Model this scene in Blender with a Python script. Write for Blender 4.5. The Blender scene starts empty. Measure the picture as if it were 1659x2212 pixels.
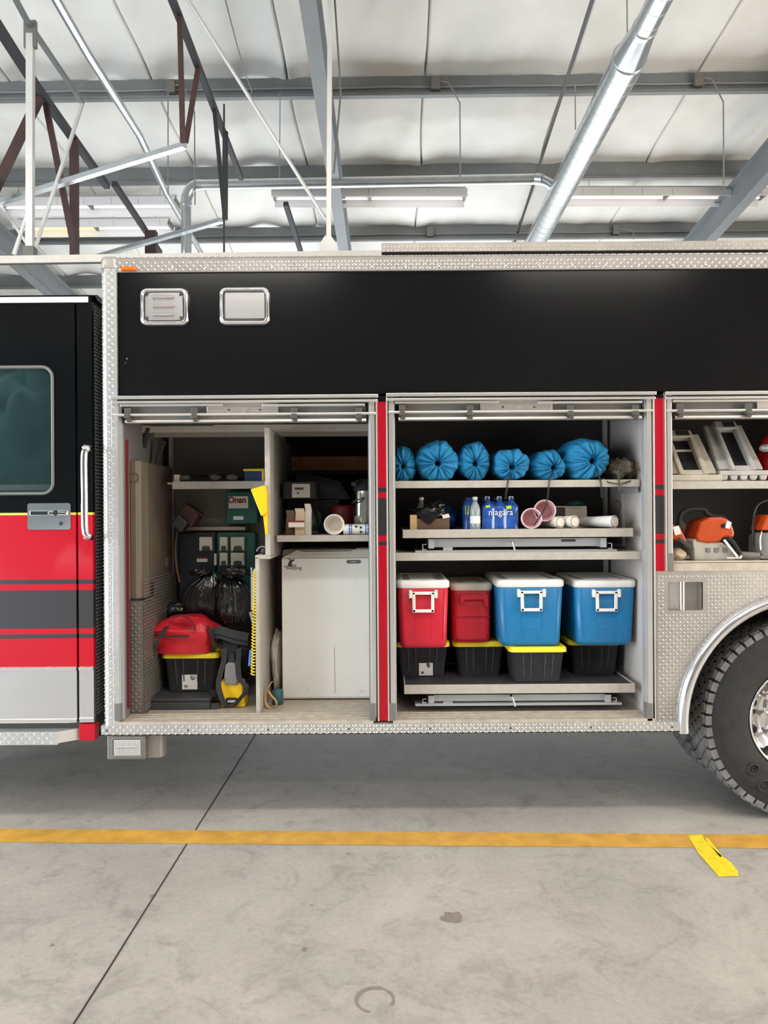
import bpy, math, random
from mathutils import Vector, Matrix, noise
random.seed(7)
SC = bpy.context.scene
COL = SC.collection
PI = math.pi

# ------------------------------------------------------------------ camera
F, D, EYE = 1600.0, 3.837, 1.63
ROLL = math.radians(0.38)
cd = bpy.data.cameras.new('camera')
cd.sensor_fit = 'VERTICAL'; cd.sensor_height = 36.0; cd.lens = 36.0 * F / 2212.0
cd.clip_end = 200
cam = bpy.data.objects.new('camera', cd); COL.objects.link(cam)
cam.matrix_world = Matrix.Translation((0, -D, EYE)) @ Matrix.Rotation(PI/2, 4, 'X') @ Matrix.Rotation(-ROLL, 4, 'Z')
SC.camera = cam
SC.view_settings.view_transform = 'Standard'
SC.view_settings.look = 'None'
SC.view_settings.gamma = 1.0
SC.view_settings.use_curve_mapping = False
SC.view_settings.exposure = 0.36

# ------------------------------------------------------------------ light
w = bpy.data.worlds.new('sky'); SC.world = w; w.use_nodes = True
bg = w.node_tree.nodes['Background']
bg.inputs[0].default_value = (0.80, 0.90, 1.0, 1); bg.inputs[1].default_value = 4.0

def area(name, loc, rot, sx, sy, power, col):
    l = bpy.data.lights.new(name, 'AREA'); l.shape = 'RECTANGLE'; l.size = sx; l.size_y = sy
    l.energy = power; l.color = col
    o = bpy.data.objects.new(name, l); COL.objects.link(o); o.location = loc; o.rotation_euler = rot
    return o
# open overhead doors at both ends of the bays (daylight), and added fill lamps over the near bays, without fixtures
area('daylight_left_doors', (-8.6, -4.2, 2.1), (0, -PI/2, 0), 3.8, 8.0, 430, (0.80, 0.90, 1.0))
area('daylight_right_doors', (8.6, -4.2, 2.1), (0, PI/2, 0), 3.8, 8.0, 280, (1.0, 0.80, 0.58))
for i, (lx, ly) in enumerate(((-4.5, -2.6), (0.2, -2.6), (4.9, -2.6), (-2.0, -6.5), (3.0, -6.5))):
    area('bay_fill', (lx, ly, 5.2), (0, 0, 0), 2.4, 0.35, 62, (1.0, 0.95, 0.88))
area('far_side_fill', (1.5, 9.9, 1.5), (-PI/2, 0, 0), 9, 2.4, 150, (0.93, 0.97, 1.0))  # added fill for the floor under the truck; the back wall has no doors
area('uplight_left', (-7.8, -3.0, 0.5), (0, -math.radians(150), 0), 2.5, 9.0, 230, (0.86, 0.93, 1.0))  # added uplights to brighten the ceiling, in place of daylight off an apron
area('uplight_right', (7.8, -3.0, 0.5), (0, math.radians(150), 0), 2.5, 9.0, 230, (1.0, 0.86, 0.70))  # matching added ceiling uplight at the other end
area('far_bay_uplight', (0, 7.2, 1.6), (PI, 0, 0), 10, 3.5, 260, (0.93, 0.97, 1.0))   # added upward fill behind the truck, no real source there

# ------------------------------------------------------------------ pixel helpers
def P(px, py, Y=0.0):
    dx, dy = px - 829.5, py - 1106.0
    c, s = math.cos(ROLL), math.sin(ROLL)
    x0, y0 = dx*c - dy*s, dx*s + dy*c
    k = (D + Y) / F
    return Vector((x0*k, Y, EYE - y0*k))
def PH(px, py, h):            # point seen at a pixel, h metres above (or below) the eye
    dx, dy = px - 829.5, py - 1106.0
    c, s = math.cos(ROLL), math.sin(ROLL)
    x0, y0 = dx*c - dy*s, dx*s + dy*c
    d = -h * F / y0
    return Vector((x0*d/F, d - D, EYE + h))
def R(x0, y0, x1, y1, Y=0.0):  # rectangle -> X0, X1, Z0, Z1
    mx, my = (x0+x1)/2, (y0+y1)/2
    return P(x0, my, Y).x, P(x1, my, Y).x, P(mx, y1, Y).z, P(mx, y0, Y).z

# ------------------------------------------------------------------ materials
MATS = {}
def mat(name, col, rough=0.5, metal=0.0, var=0.0, vscale=8.0, bump=0.0, bscale=60.0, coat=0.0, trans=0.0, emit=None, estr=0.0, spec=0.5, col2=None):
    m = bpy.data.materials.new(name); m.use_nodes = True
    nt = m.node_tree; b = nt.nodes['Principled BSDF']
    b.inputs['Base Color'].default_value = (*col, 1)
    b.inputs['Roughness'].default_value = rough; b.inputs['Metallic'].default_value = metal
    b.inputs['Coat Weight'].default_value = coat; b.inputs['Coat Roughness'].default_value = 0.05
    b.inputs['Transmission Weight'].default_value = trans
    b.inputs['Specular IOR Level'].default_value = spec
    if emit: b.inputs['Emission Color'].default_value = (*emit, 1); b.inputs['Emission Strength'].default_value = estr
    tc = nt.nodes.new('ShaderNodeTexCoord')
    if var > 0 or col2:
        n = nt.nodes.new('ShaderNodeTexNoise'); n.inputs['Scale'].default_value = vscale; n.inputs['Detail'].default_value = 6
        nt.links.new(tc.outputs['Object'], n.inputs['Vector'])
        r = nt.nodes.new('ShaderNodeValToRGB')
        r.color_ramp.elements[0].position = 0.3; r.color_ramp.elements[1].position = 0.7
        c2 = col2 if col2 else tuple(min(1, c*(1+var)) for c in col)
        r.color_ramp.elements[0].color = (*[c*(1-var) for c in col], 1); r.color_ramp.elements[1].color = (*c2, 1)
        nt.links.new(n.outputs['Fac'], r.inputs[0]); nt.links.new(r.outputs[0], b.inputs['Base Color'])
    if bump > 0:
        n2 = nt.nodes.new('ShaderNodeTexNoise'); n2.inputs['Scale'].default_value = bscale; n2.inputs['Detail'].default_value = 4
        nt.links.new(tc.outputs['Object'], n2.inputs['Vector'])
        bp = nt.nodes.new('ShaderNodeBump'); bp.inputs['Strength'].default_value = bump; bp.inputs['Distance'].default_value = 0.01
        nt.links.new(n2.outputs['Fac'], bp.inputs['Height']); nt.links.new(bp.outputs[0], b.inputs['Normal'])
    MATS[name] = m
    return m
M = MATS
mat('alu', (0.56, 0.535, 0.50), 0.36, 0.85, 0.10, 10, 0.06, 40)
mat('alu_bright', (0.72, 0.70, 0.665), 0.30, 0.8, 0.04, 6)
mat('plate', (0.46, 0.43, 0.395), 0.38, 0.75, 0.12, 7, 0.05, 30)
mat('plate_light', (0.60, 0.60, 0.59), 0.34, 0.7, 0.08, 7, 0.05, 30)
mat('chrome', (0.85, 0.85, 0.86), 0.10, 1.0)
mat('polished', (0.72, 0.73, 0.76), 0.16, 0.9, 0.04, 3)
mat('black_paint', (0.004, 0.0045, 0.0055), 0.16, 0, coat=0.2, spec=0.35)
mat('grey_stripe', (0.030, 0.027, 0.031), 0.35, 0, coat=0.3)
mat('red_paint', (0.50, 0.004, 0.018), 0.30, 0, coat=0.2, spec=0.3)
mat('yellow_line', (0.85, 0.62, 0.08), 0.4)
mat('white_stripe', (0.85, 0.85, 0.83), 0.4)
mat('interior', (0.15, 0.138, 0.125), 0.65, 0, 0.14, 90, 0.15, 150)
mat('interior_lit', (0.50, 0.455, 0.42), 0.6, 0, 0.08, 60, 0.1, 150)  # same wall paint as interior, lightened to put daylight into the colour
mat('lug', (0.64, 0.625, 0.60), 0.34, 0.8)
mat('interior_shaded', (0.06, 0.056, 0.054), 0.7, 0, 0.15, 80)  # same wall paint again, with the compartment shade put into the colour
mat('shelf_paint', (0.43, 0.395, 0.34), 0.55, 0, 0.08, 30, 0.06, 120)
mat('sill', (0.46, 0.40, 0.33), 0.5, 0.15, 0.15, 25)
mat('black_rubber', (0.012, 0.012, 0.012), 0.7)
mat('dark_metal', (0.06, 0.06, 0.06), 0.45, 0.4)
mat('bracket_grey', (0.17, 0.165, 0.15), 0.55, 0.2)
mat('steel_grey', (0.42, 0.43, 0.44), 0.45, 0.3)
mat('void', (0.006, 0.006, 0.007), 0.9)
mat('amber', (0.75, 0.16, 0.01), 0.15, 0, coat=1)
mat('lens', (1, 1, 1), 0.0, 0.0, trans=1.0)
M['lens'].node_tree.nodes['Principled BSDF'].inputs['IOR'].default_value = 1.12
mat('reflector', (0.85, 0.84, 0.84), 0.22, 0.7)
mat('lamp_tube', (0.55, 0.48, 0.50), 0.2, 0.2)
mat('tyre', (0.022, 0.022, 0.022), 0.85, 0, 0.25, 18, 0.1, 90)
mat('tread', (0.16, 0.155, 0.15), 0.9, 0, 0.35, 14, 0.2, 60)
mat('blue_cloth', (0.008, 0.20, 0.40), 0.75, 0, 0.12, 14, 0.15, 120)
mat('dark_cloth', (0.012, 0.012, 0.014), 0.85, 0, 0.2, 20, 0.2, 100)
mat('olive_cloth', (0.085, 0.07, 0.05), 0.9, 0, 0.3, 16, 0.4, 60)
mat('red_plastic', (0.56, 0.012, 0.032), 0.42, 0, 0.05, 40, 0.04, 200)
mat('red_cloth', (0.58, 0.012, 0.025), 0.38, 0, 0.10, 12, 0.12, 50)
mat('blue_plastic', (0.010, 0.17, 0.38), 0.38, 0, 0.05, 30)
mat('white_plastic', (0.78, 0.76, 0.72), 0.4, 0, 0.03, 20)
mat('offwhite_plastic', (0.66, 0.62, 0.55), 0.5, 0, 0.05, 20)
mat('tote_grey', (0.045, 0.045, 0.05), 0.5, 0, 0.1, 30)
mat('tote_yellow', (0.85, 0.66, 0.02), 0.4, 0, 0.05, 20)
mat('label_white', (0.78, 0.77, 0.75), 0.6)
mat('ink', (0.03, 0.03, 0.03), 0.6)
mat('ink_red', (0.25, 0.01, 0.03), 0.6)
mat('ink_grey', (0.40, 0.40, 0.40), 0.6)
mat('trash_bag', (0.008, 0.008, 0.009), 0.22, 0, bump=0.35, bscale=9, coat=0.3)
mat('housing_grey', (0.26, 0.24, 0.22), 0.45, 0.4)
mat('clamp_grey', (0.085, 0.08, 0.07), 0.5, 0.2)
mat('beige_cover', (0.125, 0.098, 0.068), 0.55, 0, 0.06, 10)
mat('green_box', (0.012, 0.10, 0.085), 0.4, 0, 0.1, 10)
mat('navy_box', (0.008, 0.011, 0.02), 0.4)
mat('yellow_plastic', (0.90, 0.55, 0.005), 0.4)
mat('yellow_cord', (0.85, 0.62, 0.03), 0.45)
mat('blue_tube', (0.04, 0.12, 0.55), 0.4)
mat('teal', (0.03, 0.11, 0.13), 0.5)
mat('orange_strap', (0.62, 0.36, 0.12), 0.7)
mat('wood', (0.34, 0.13, 0.05), 0.6, 0, 0.2, 12)
mat('fridge_white', (0.90, 0.90, 0.86), 0.35, 0, 0.02, 5)
mat('fridge_side', (0.62, 0.55, 0.42), 0.5)
mat('steel_pot', (0.80, 0.79, 0.77), 0.12, 1.0)
mat('foam_cup', (0.80, 0.74, 0.66), 0.7)
mat('pink_wrap', (0.80, 0.58, 0.60), 0.3, 0, 0.05, 12)
mat('cup_inside', (0.62, 0.36, 0.38), 0.6)
mat('water_blue', (0.02, 0.10, 0.42), 0.18, 0, 0.25, 30, 0.2, 40, coat=0.8)
mat('clear_bottle', (0.55, 0.62, 0.62), 0.12, 0, trans=0.5)
mat('cardboard', (0.50, 0.34, 0.14), 0.7)
mat('brown_card', (0.11, 0.06, 0.035), 0.6)
mat('lime', (0.45, 0.65, 0.05), 0.5)
mat('grey_box', (0.55, 0.50, 0.43), 0.6)
mat('orange_plastic', (0.50, 0.06, 0.006), 0.35, 0, 0.08, 20)
mat('cream', (0.60, 0.48, 0.30), 0.5)
mat('saw_white', (0.46, 0.43, 0.38), 0.45, 0, 0.12, 20)
mat('cream_grey', (0.46, 0.41, 0.33), 0.5, 0, 0.1, 20)
mat('cradle_grey', (0.42, 0.41, 0.38), 0.5, 0, 0.1, 20)
mat('grey_plastic', (0.20, 0.19, 0.18), 0.5)
mat('mat_grey', (0.035, 0.035, 0.038), 0.7, 0, 0.2, 20)
mat('seal_red', (0.14, 0.006, 0.014), 0.6)
mat('plate_shaded', (0.20, 0.175, 0.155), 0.42, 0.7, 0.12, 7, 0.05, 30)  # copy of plate, darkened for the shade inside the compartment
mat('lug_shaded', (0.36, 0.33, 0.30), 0.35, 0.8)  # copy of lug, darkened for the same shade
mat('dark_red', (0.16, 0.008, 0.02), 0.5)
mat('dark_blue', (0.012, 0.03, 0.14), 0.5)
mat('glove_grey', (0.13, 0.13, 0.13), 0.8)
mat('strap_grey', (0.026, 0.026, 0.028), 0.8)
mat('insulation', (0.70, 0.69, 0.655), 0.8, 0, 0.06, 2.5, 0.25, 6)
mat('purlin', (0.19, 0.20, 0.20), 0.5, 0.3, 0.12, 3)
mat('rafter', (0.21, 0.225, 0.235), 0.55, 0.1, 0.05, 3)
mat('galv', (0.62, 0.65, 0.67), 0.30, 0.9, 0.08, 6, 0.05, 12)
mat('galv_light', (0.62, 0.61, 0.59), 0.4, 0.5, 0.05, 5)
mat('red_iron', (0.055, 0.022, 0.020), 0.6, 0, 0.2, 6)
mat('dark_iron', (0.035, 0.035, 0.04), 0.6, 0.2)
mat('cable', (0.25, 0.25, 0.25), 0.6)
mat('fixture', (0.80, 0.78, 0.77), 0.4)
mat('tube_off', (0.85, 0.83, 0.84), 0.3, emit=(1, 0.93, 0.92), estr=0.35)
mat('tube_warm', (0.9, 0.75, 0.3), 0.3, emit=(1, 0.72, 0.25), estr=0.9)
mat('wall_paint', (0.55, 0.55, 0.53), 0.8, 0, 0.04, 2)
mat('wall_dark', (0.10, 0.085, 0.07), 0.8, 0, 0.3, 0.6)
mat('leaves', (0.014, 0.045, 0.03), 0.8, 0, 0.5, 3)
mat('bark', (0.10, 0.07, 0.05), 0.9, 0, 0.3, 8)
mat('tinted_glass', (0.16, 0.30, 0.32), 0.0, 0, trans=0.9)
M['tinted_glass'].node_tree.nodes['Principled BSDF'].inputs['IOR'].default_value = 2.0
mat('floor_yellow', (0.62, 0.33, 0.05), 0.6, 0, 0.18, 9, 0.05, 60)
mat('tape_yellow', (0.85, 0.66, 0.02), 0.5, 0, 0.12, 25)
mat('joint', (0.035, 0.022, 0.022), 0.9)

def concrete():
    m = bpy.data.materials.new('concrete'); m.use_nodes = True; nt = m.node_tree; b = nt.nodes['Principled BSDF']
    tc = nt.nodes.new('ShaderNodeTexCoord')
    def nz(s, d, rough=0.6, dist=0):
        n = nt.nodes.new('ShaderNodeTexNoise'); n.inputs['Scale'].default_value = s; n.inputs['Detail'].default_value = d
        n.inputs['Roughness'].default_value = rough; n.inputs['Distortion'].default_value = dist
        nt.links.new(tc.outputs['Object'], n.inputs['Vector']); return n
    def ramp(n, p0, c0, p1, c1):
        r = nt.nodes.new('ShaderNodeValToRGB'); r.color_ramp.elements[0].position = p0; r.color_ramp.elements[1].position = p1
        r.color_ramp.elements[0].color = (*c0, 1); r.color_ramp.elements[1].color = (*c1, 1)
        nt.links.new(n.outputs['Fac'], r.inputs[0]); return r
    def mix(a, c, f, bt='MULTIPLY'):
        x = nt.nodes.new('ShaderNodeMix'); x.data_type = 'RGBA'; x.blend_type = bt; x.inputs[0].default_value = f
        nt.links.new(a.outputs[0], x.inputs[6]); nt.links.new(c.outputs[0], x.inputs[7])
        class O: pass
        o = O(); o.outputs = [x.outputs[2]]; return o
    a = ramp(nz(1.1, 8, 0.65, 0.6), 0.30, (0.34, 0.32, 0.285), 0.70, (0.50, 0.46, 0.41))
    b2 = ramp(nz(4.0, 8, 0.7, 1.2), 0.34, (0.62, 0.61, 0.60), 0.50, (1, 1, 1))
    c2 = ramp(nz(42, 5, 0.7), 0.36, (0.86, 0.86, 0.86), 0.56, (1, 1, 1))
    d2 = ramp(nz(9.0, 6, 0.6, 2.0), 0.60, (1, 1, 1), 0.74, (1.14, 1.14, 1.13))
    f2 = ramp(nz(2.2, 9, 0.75, 2.5), 0.56, (1, 1, 1), 0.72, (0.72, 0.70, 0.67))
    e = mix(mix(mix(mix(a, b2, 0.6), c2, 0.8), d2, 0.9), f2, 0.6)
    nt.links.new(e.outputs[0], b.inputs['Base Color'])
    b.inputs['Roughness'].default_value = 0.55
    n = nz(60, 6); bp = nt.nodes.new('ShaderNodeBump'); bp.inputs['Strength'].default_value = 0.12; bp.inputs['Distance'].default_value = 0.004
    nt.links.new(n.outputs['Fac'], bp.inputs['Height']); nt.links.new(bp.outputs[0], b.inputs['Normal'])
    M['concrete'] = m
concrete()

# ------------------------------------------------------------------ mesh builder
OFF = {}
class MB:
    def __init__(s): s.v = []; s.f = []; s.m = []; s.sm = []
    def add(s, vs, fs, m=0, smooth=False):
        o = len(s.v); s.v += [Vector(v) for v in vs]
        for f in fs: s.f.append(tuple(i+o for i in f)); s.m.append(m); s.sm.append(smooth)
        return s
    def box(s, x0, x1, y0, y1, z0, z1, m=0):
        x0, x1 = min(x0, x1), max(x0, x1); y0, y1 = min(y0, y1), max(y0, y1); z0, z1 = min(z0, z1), max(z0, z1)
        return s.add([(x0,y0,z0),(x1,y0,z0),(x1,y1,z0),(x0,y1,z0),(x0,y0,z1),(x1,y0,z1),(x1,y1,z1),(x0,y1,z1)],
              [(0,3,2,1),(4,5,6,7),(0,1,5,4),(1,2,6,5),(2,3,7,6),(3,0,4,7)], m)
    def obox(s, c, ax, ay, az, m=0):   # oriented box: centre and three half vectors
        c, ax, ay, az = map(Vector, (c, ax, ay, az)); vs = []
        for k in (-1, 1):
            for i, j in ((-1,-1),(1,-1),(1,1),(-1,1)): vs.append(c + ax*i + ay*j + az*k)
        return s.add(vs, [(0,3,2,1),(4,5,6,7),(0,1,5,4),(1,2,6,5),(2,3,7,6),(3,0,4,7)], m)
    def bar(s, p, q, wx, wz, m=0):     # square bar between two points
        p, q = Vector(p), Vector(q); t = (q-p); L = t.length; t.normalize()
        up = Vector((0,0,1)) if abs(t.z) < 0.95 else Vector((0,1,0))
        a = t.cross(up).normalized(); b = a.cross(t).normalized()
        return s.obox((p+q)/2, a*wx/2, b*wz/2, t*L/2, m)
    def cyl(s, p, q, r, n=16, m=0, r2=None, caps=True, smooth=True):
        p, q = Vector(p), Vector(q); r2 = r if r2 is None else r2
        t = (q-p).normalized(); up = Vector((0,0,1)) if abs(t.z) < 0.9 else Vector((1,0,0))
        a = t.cross(up).normalized(); b = t.cross(a).normalized()
        vs = []
        for c, rr in ((p, r), (q, r2)):
            for i in range(n): th = 2*PI*i/n; vs.append(c + a*math.cos(th)*rr + b*math.sin(th)*rr)
        s.add(vs, [(i, (i+1)%n, n+(i+1)%n, n+i) for i in range(n)], m, smooth)
        if caps:
            s.add(vs[:n], [tuple(range(n))[::-1]], m); s.add(vs[n:], [tuple(range(n))], m)
        return s
    def tube(s, pts, r, n=10, m=0, closed=False):
        pts = [Vector(p) for p in pts]; N = len(pts); vs = []; prev = None
        for i, p in enumerate(pts):
            if closed: t = pts[(i+1)%N]-pts[i-1]
            else: t = pts[min(i+1,N-1)]-pts[max(i-1,0)]
            t.normalize()
            if prev is None:
                up = Vector((0,0,1)) if abs(t.z) < 0.9 else Vector((1,0,0)); a = t.cross(up).normalized()
            else: a = (prev - t*prev.dot(t)).normalized()
            prev = a; b = t.cross(a)
            for k in range(n): th = 2*PI*k/n; vs.append(p + a*math.cos(th)*r + b*math.sin(th)*r)
        fs = []
        for i in range(N if closed else N-1):
            j = (i+1) % N
            for k in range(n): fs.append((i*n+k, i*n+(k+1)%n, j*n+(k+1)%n, j*n+k))
        s.add(vs, fs, m, True)
        if not closed:
            s.add(vs[:n], [tuple(range(n))[::-1]], m); s.add(vs[-n:], [tuple(range(n))], m)
        return s
    def ribbon(s, pts, width, thick, wdir, m=0):    # strap: width along wdir
        pts = [Vector(p) for p in pts]; wdir = Vector(wdir).normalized(); vs = []; N = len(pts)
        for i, p in enumerate(pts):
            t = (pts[min(i+1,N-1)]-pts[max(i-1,0)]).normalized(); nrm = t.cross(wdir).normalized()
            for a, b in ((-1,-1),(1,-1),(1,1),(-1,1)): vs.append(p + wdir*width/2*a + nrm*thick/2*b)
        fs = [(0,1,2,3), tuple(len(vs)-4+i for i in (3,2,1,0))]
        for i in range(N-1):
            for k in range(4): fs.append((i*4+k, i*4+(k+1)%4, (i+1)*4+(k+1)%4, (i+1)*4+k))
        return s.add(vs, fs, m, False)
    def lathe(s, prof, c, axis='z', n=24, m=0, caps=True):  # prof: list of (radius, height)
        c = Vector(c); vs = []
        for r, h in prof:
            for i in range(n):
                th = 2*PI*i/n; a, b = math.cos(th)*r, math.sin(th)*r
                vs.append(c + {'z': Vector((a,b,h)), 'y': Vector((a,h,b)), 'x': Vector((h,a,b))}[axis])
        fs = [(i*n+k, i*n+(k+1)%n, (i+1)*n+(k+1)%n, (i+1)*n+k) for i in range(len(prof)-1) for k in range(n)]
        s.add(vs, fs, m, True)
        if caps:
            s.add(vs[:n], [tuple(range(n))], m); s.add(vs[-n:], [tuple(range(n))], m)
        return s
    def prism(s, poly, y0, y1, m=0, plane='xz'):     # polygon extruded along the remaining axis
        n = len(poly)
        if plane == 'xz': A = [(a, y0, b) for a, b in poly]; B = [(a, y1, b) for a, b in poly]
        elif plane == 'yz': A = [(y0, a, b) for a, b in poly]; B = [(y1, a, b) for a, b in poly]
        else: A = [(a, b, y0) for a, b in poly]; B = [(a, b, y1) for a, b in poly]
        return s.add(A+B, [tuple(range(n))[::-1], tuple(range(n, 2*n))] + [(i, (i+1)%n, n+(i+1)%n, n+i) for i in range(n)], m)
    def loft(s, rings, cx, cy, m=0, seg=5, smooth=True, capm=None):   # rings of rounded rectangles (z, halfw, halfd, r [,dx, dy])
        n = 0; vs = []
        for rg in rings:
            z, hw, hd, r = rg[:4]; dx, dy = (rg[4], rg[5]) if len(rg) > 4 else (0, 0)
            r = min(r, hw*0.99, hd*0.99); pts = []
            for (sx, sy, a0) in ((1,-1,-PI/2),(1,1,0),(-1,1,PI/2),(-1,-1,PI)):
                for k in range(seg+1):
                    a = a0 + PI/2*k/seg
                    pts.append((cx+dx+sx*(hw-r)+r*math.cos(a), cy+dy+sy*(hd-r)+r*math.sin(a), z))
            n = len(pts); vs += pts
        fs = [(i*n+k, i*n+(k+1)%n, (i+1)*n+(k+1)%n, (i+1)*n+k) for i in range(len(rings)-1) for k in range(n)]
        s.add(vs, fs, m, smooth)
        s.add(vs[:n], [tuple(range(n))[::-1]], m); s.add(vs[-n:], [tuple(range(n))], m if capm is None else capm)
        return s
    def lug(s, c, u, v, nrm, L=0.0100, W=0.0032, H=0.0026, m=1):
        c = Vector(c)
        return s.add([c-u*L, c-v*W, c+u*L, c+v*W, c-u*L*0.45+nrm*H, c+u*L*0.45+nrm*H],
                     [(0,1,5,4),(3,0,4),(1,2,5),(2,3,4,5)], m, False)
    def lugs(s, org, U, V, nu, nv, pitch=0.018, test=None, m=1, **kw):
        U, V = Vector(U), Vector(V); N = U.cross(V)
        a = (U+V).normalized(); b = (U-V).normalized()
        for i in range(nu):
            for j in range(nv):
                c = Vector(org) + U*(i+0.5)*pitch + V*(j+0.5)*pitch
                if test and not test(c): continue
                if (i+j) % 2: s.lug(c, a, b, N, m=m, **kw)
                else: s.lug(c, b, a, N, m=m, **kw)
        return s
    def xf(s, mx, start=0):
        for i in range(start, len(s.v)): s.v[i] = mx @ s.v[i]
        return s
    def build(s, name, mats, parent=None, base=None, bev=0, sub=0, smooth=None):
        if isinstance(mats, str): mats = [mats]
        if len(mats) == 1 and max(s.m) == 1: mats = [mats[0], 'lug']
        off = OFF[parent] if parent is not None else (Vector(base) if base is not None else Vector((0,0,0)))
        me = bpy.data.meshes.new(name)
        me.from_pydata([tuple(v-off) for v in s.v], [], s.f)
        for k in mats: me.materials.append(M[k])
        for p, mi, sm in zip(me.polygons, s.m, s.sm): p.material_index = mi; p.use_smooth = sm if smooth is None else smooth
        me.update()
        o = bpy.data.objects.new(name, me); COL.objects.link(o)
        if parent is not None: o.parent = parent
        else: o.location = off
        OFF[o] = off
        if bev:
            b = o.modifiers.new('bevel', 'BEVEL'); b.width = bev; b.segments = 2; b.limit_method = 'ANGLE'; b.angle_limit = math.radians(50)
        if sub:
            b = o.modifiers.new('sub', 'SUBSURF'); b.levels = sub; b.render_levels = sub
        return o
def build_each(mb, name, mats, parent=None, **kw):
    # one object per connected piece
    idx = {}; par = list(range(len(mb.v)))
    def find(a):
        while par[a] != a: par[a] = par[par[a]]; a = par[a]
        return a
    for i, v in enumerate(mb.v):
        k = (round(v.x, 6), round(v.y, 6), round(v.z, 6))
        if k in idx: par[find(i)] = find(idx[k])
        else: idx[k] = i
    for f in mb.f:
        for a in f[1:]: par[find(a)] = find(f[0])
    groups = {}
    for fi, f in enumerate(mb.f): groups.setdefault(find(f[0]), []).append(fi)
    out = []
    for fs in groups.values():
        n = MB(); mp = {}
        for fi in fs:
            g = []
            for a in mb.f[fi]:
                if a not in mp: mp[a] = len(n.v); n.v.append(mb.v[a])
                g.append(mp[a])
            n.f.append(tuple(g)); n.m.append(mb.m[fi]); n.sm.append(mb.sm[fi])
        out.append(n.build(name, mats, parent, **kw))
    return out
def tag(o, label=None, cat=None, group=None, kind=None):
    if label: o['label'] = label
    if cat: o['category'] = cat
    if group: o['group'] = group
    if kind: o['kind'] = kind
    return o
def thing(name, label, cat, loc, group=None):
    o = bpy.data.objects.new(name, None); COL.objects.link(o); o.location = loc; o.empty_display_size = 0.05
    OFF[o] = Vector(loc); return tag(o, label, cat, group)
def text(body, name, center, height, m, parent, depth=0.0006, xscale=1.0, shear=0.0, spacing=1.0, bold=0.0):
    c = bpy.data.curves.new(name, 'FONT'); c.body = body; c.align_x = 'CENTER'; c.align_y = 'CENTER'
    c.size = height; c.extrude = depth; c.shear = shear; c.offset = bold; c.space_character = spacing
    t = bpy.data.objects.new(name, c); COL.objects.link(t)
    dg = bpy.context.evaluated_depsgraph_get(); me = bpy.data.meshes.new_from_object(t.evaluated_get(dg))
    bpy.data.objects.remove(t)
    me.transform(Matrix.Translation(Vector(center) - OFF[parent]) @ Matrix.Rotation(PI/2, 4, 'X') @ Matrix.Diagonal((xscale, 1, 1, 1)))
    me.materials.clear(); me.materials.append(M[m])
    o = bpy.data.objects.new(name, me); COL.objects.link(o); o.parent = parent; OFF[o] = OFF[parent]
    return o
def nz(*a): return noise.noise(Vector(a))
def blob(mb, c, rx, ry, rz, amp=0.12, fr=2.0, seed=0, m=0, zmin=None, nu=40, nv=24, ridge=0.0, rf=3.0):
    vs = []
    for j in range(nv+1):
        ph = PI*j/nv
        for i in range(nu):
            th = 2*PI*i/nu; d = Vector((math.sin(ph)*math.cos(th), math.sin(ph)*math.sin(th), math.cos(ph)))
            k = 1 + amp*noise.noise(d*fr + Vector((seed, seed*1.7, 0))) + amp*0.5*noise.noise(d*fr*2.3 + Vector((seed, 9, 0)))
            if ridge: k += ridge*(abs(noise.noise(d*rf + Vector((seed*3, 2, 5))))-0.2)
            q = Vector((c[0]+d.x*rx*k, c[1]+d.y*ry*k, c[2]+d.z*rz*k))
            if zmin is not None: q.z = max(q.z, zmin)
            vs.append(q)
    mb.add(vs, [(j*nu+i, (j+1)*nu+i, (j+1)*nu+(i+1)%nu, j*nu+(i+1)%nu) for j in range(nv) for i in range(nu)], m, True)
    return mb
def rpoly(x0, x1, z0, z1, r, seg=6, only=None):
    pts = []
    for (cx, cz, a0) in ((x1-r, z0+r, -PI/2), (x1-r, z1-r, 0), (x0+r, z1-r, PI/2), (x0+r, z0+r, PI)):
        for k in range(seg+1): a = a0+PI/2*k/seg; pts.append((cx+r*math.cos(a), cz+r*math.sin(a)))
    return pts
def panel_hole(outer_rect, hole, extra_arc=None):
    """polygon of a rectangle with a hole, joined by a slit from the left edge; hole is counter-clockwise"""
    x0, x1, z0, z1 = outer_rect
    i0 = min(range(len(hole)), key=lambda i: (hole[i][0], abs(hole[i][1]-sum(p[1] for p in hole)/len(hole))))
    h = hole[i0:]+hole[:i0]; zc = h[0][1]
    out = [(x0, zc), (x0, z0)]
    out += extra_arc if extra_arc else [(x1, z0)]
    out += [(x1, z1), (x0, z1), (x0, zc)]
    return out + [h[0]] + h[:0:-1] + [h[0]]

# ================================================================== THE BAY
TB = math.radians(0.6)
def B(x, d, h): return Vector((x*math.cos(TB)+d*math.sin(TB), -x*math.sin(TB)+d*math.cos(TB)-D, EYE+h))
def ceil_h(d): return 5.22 - 0.106*d if d > -3 else 5.538 - 0.106*(-3-d)
# floor
m = MB(); m.box(-13, 13, -12, 11.5, -0.2, 0, 0)
tag(m.build('floor', 'concrete'), kind='structure')
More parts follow.
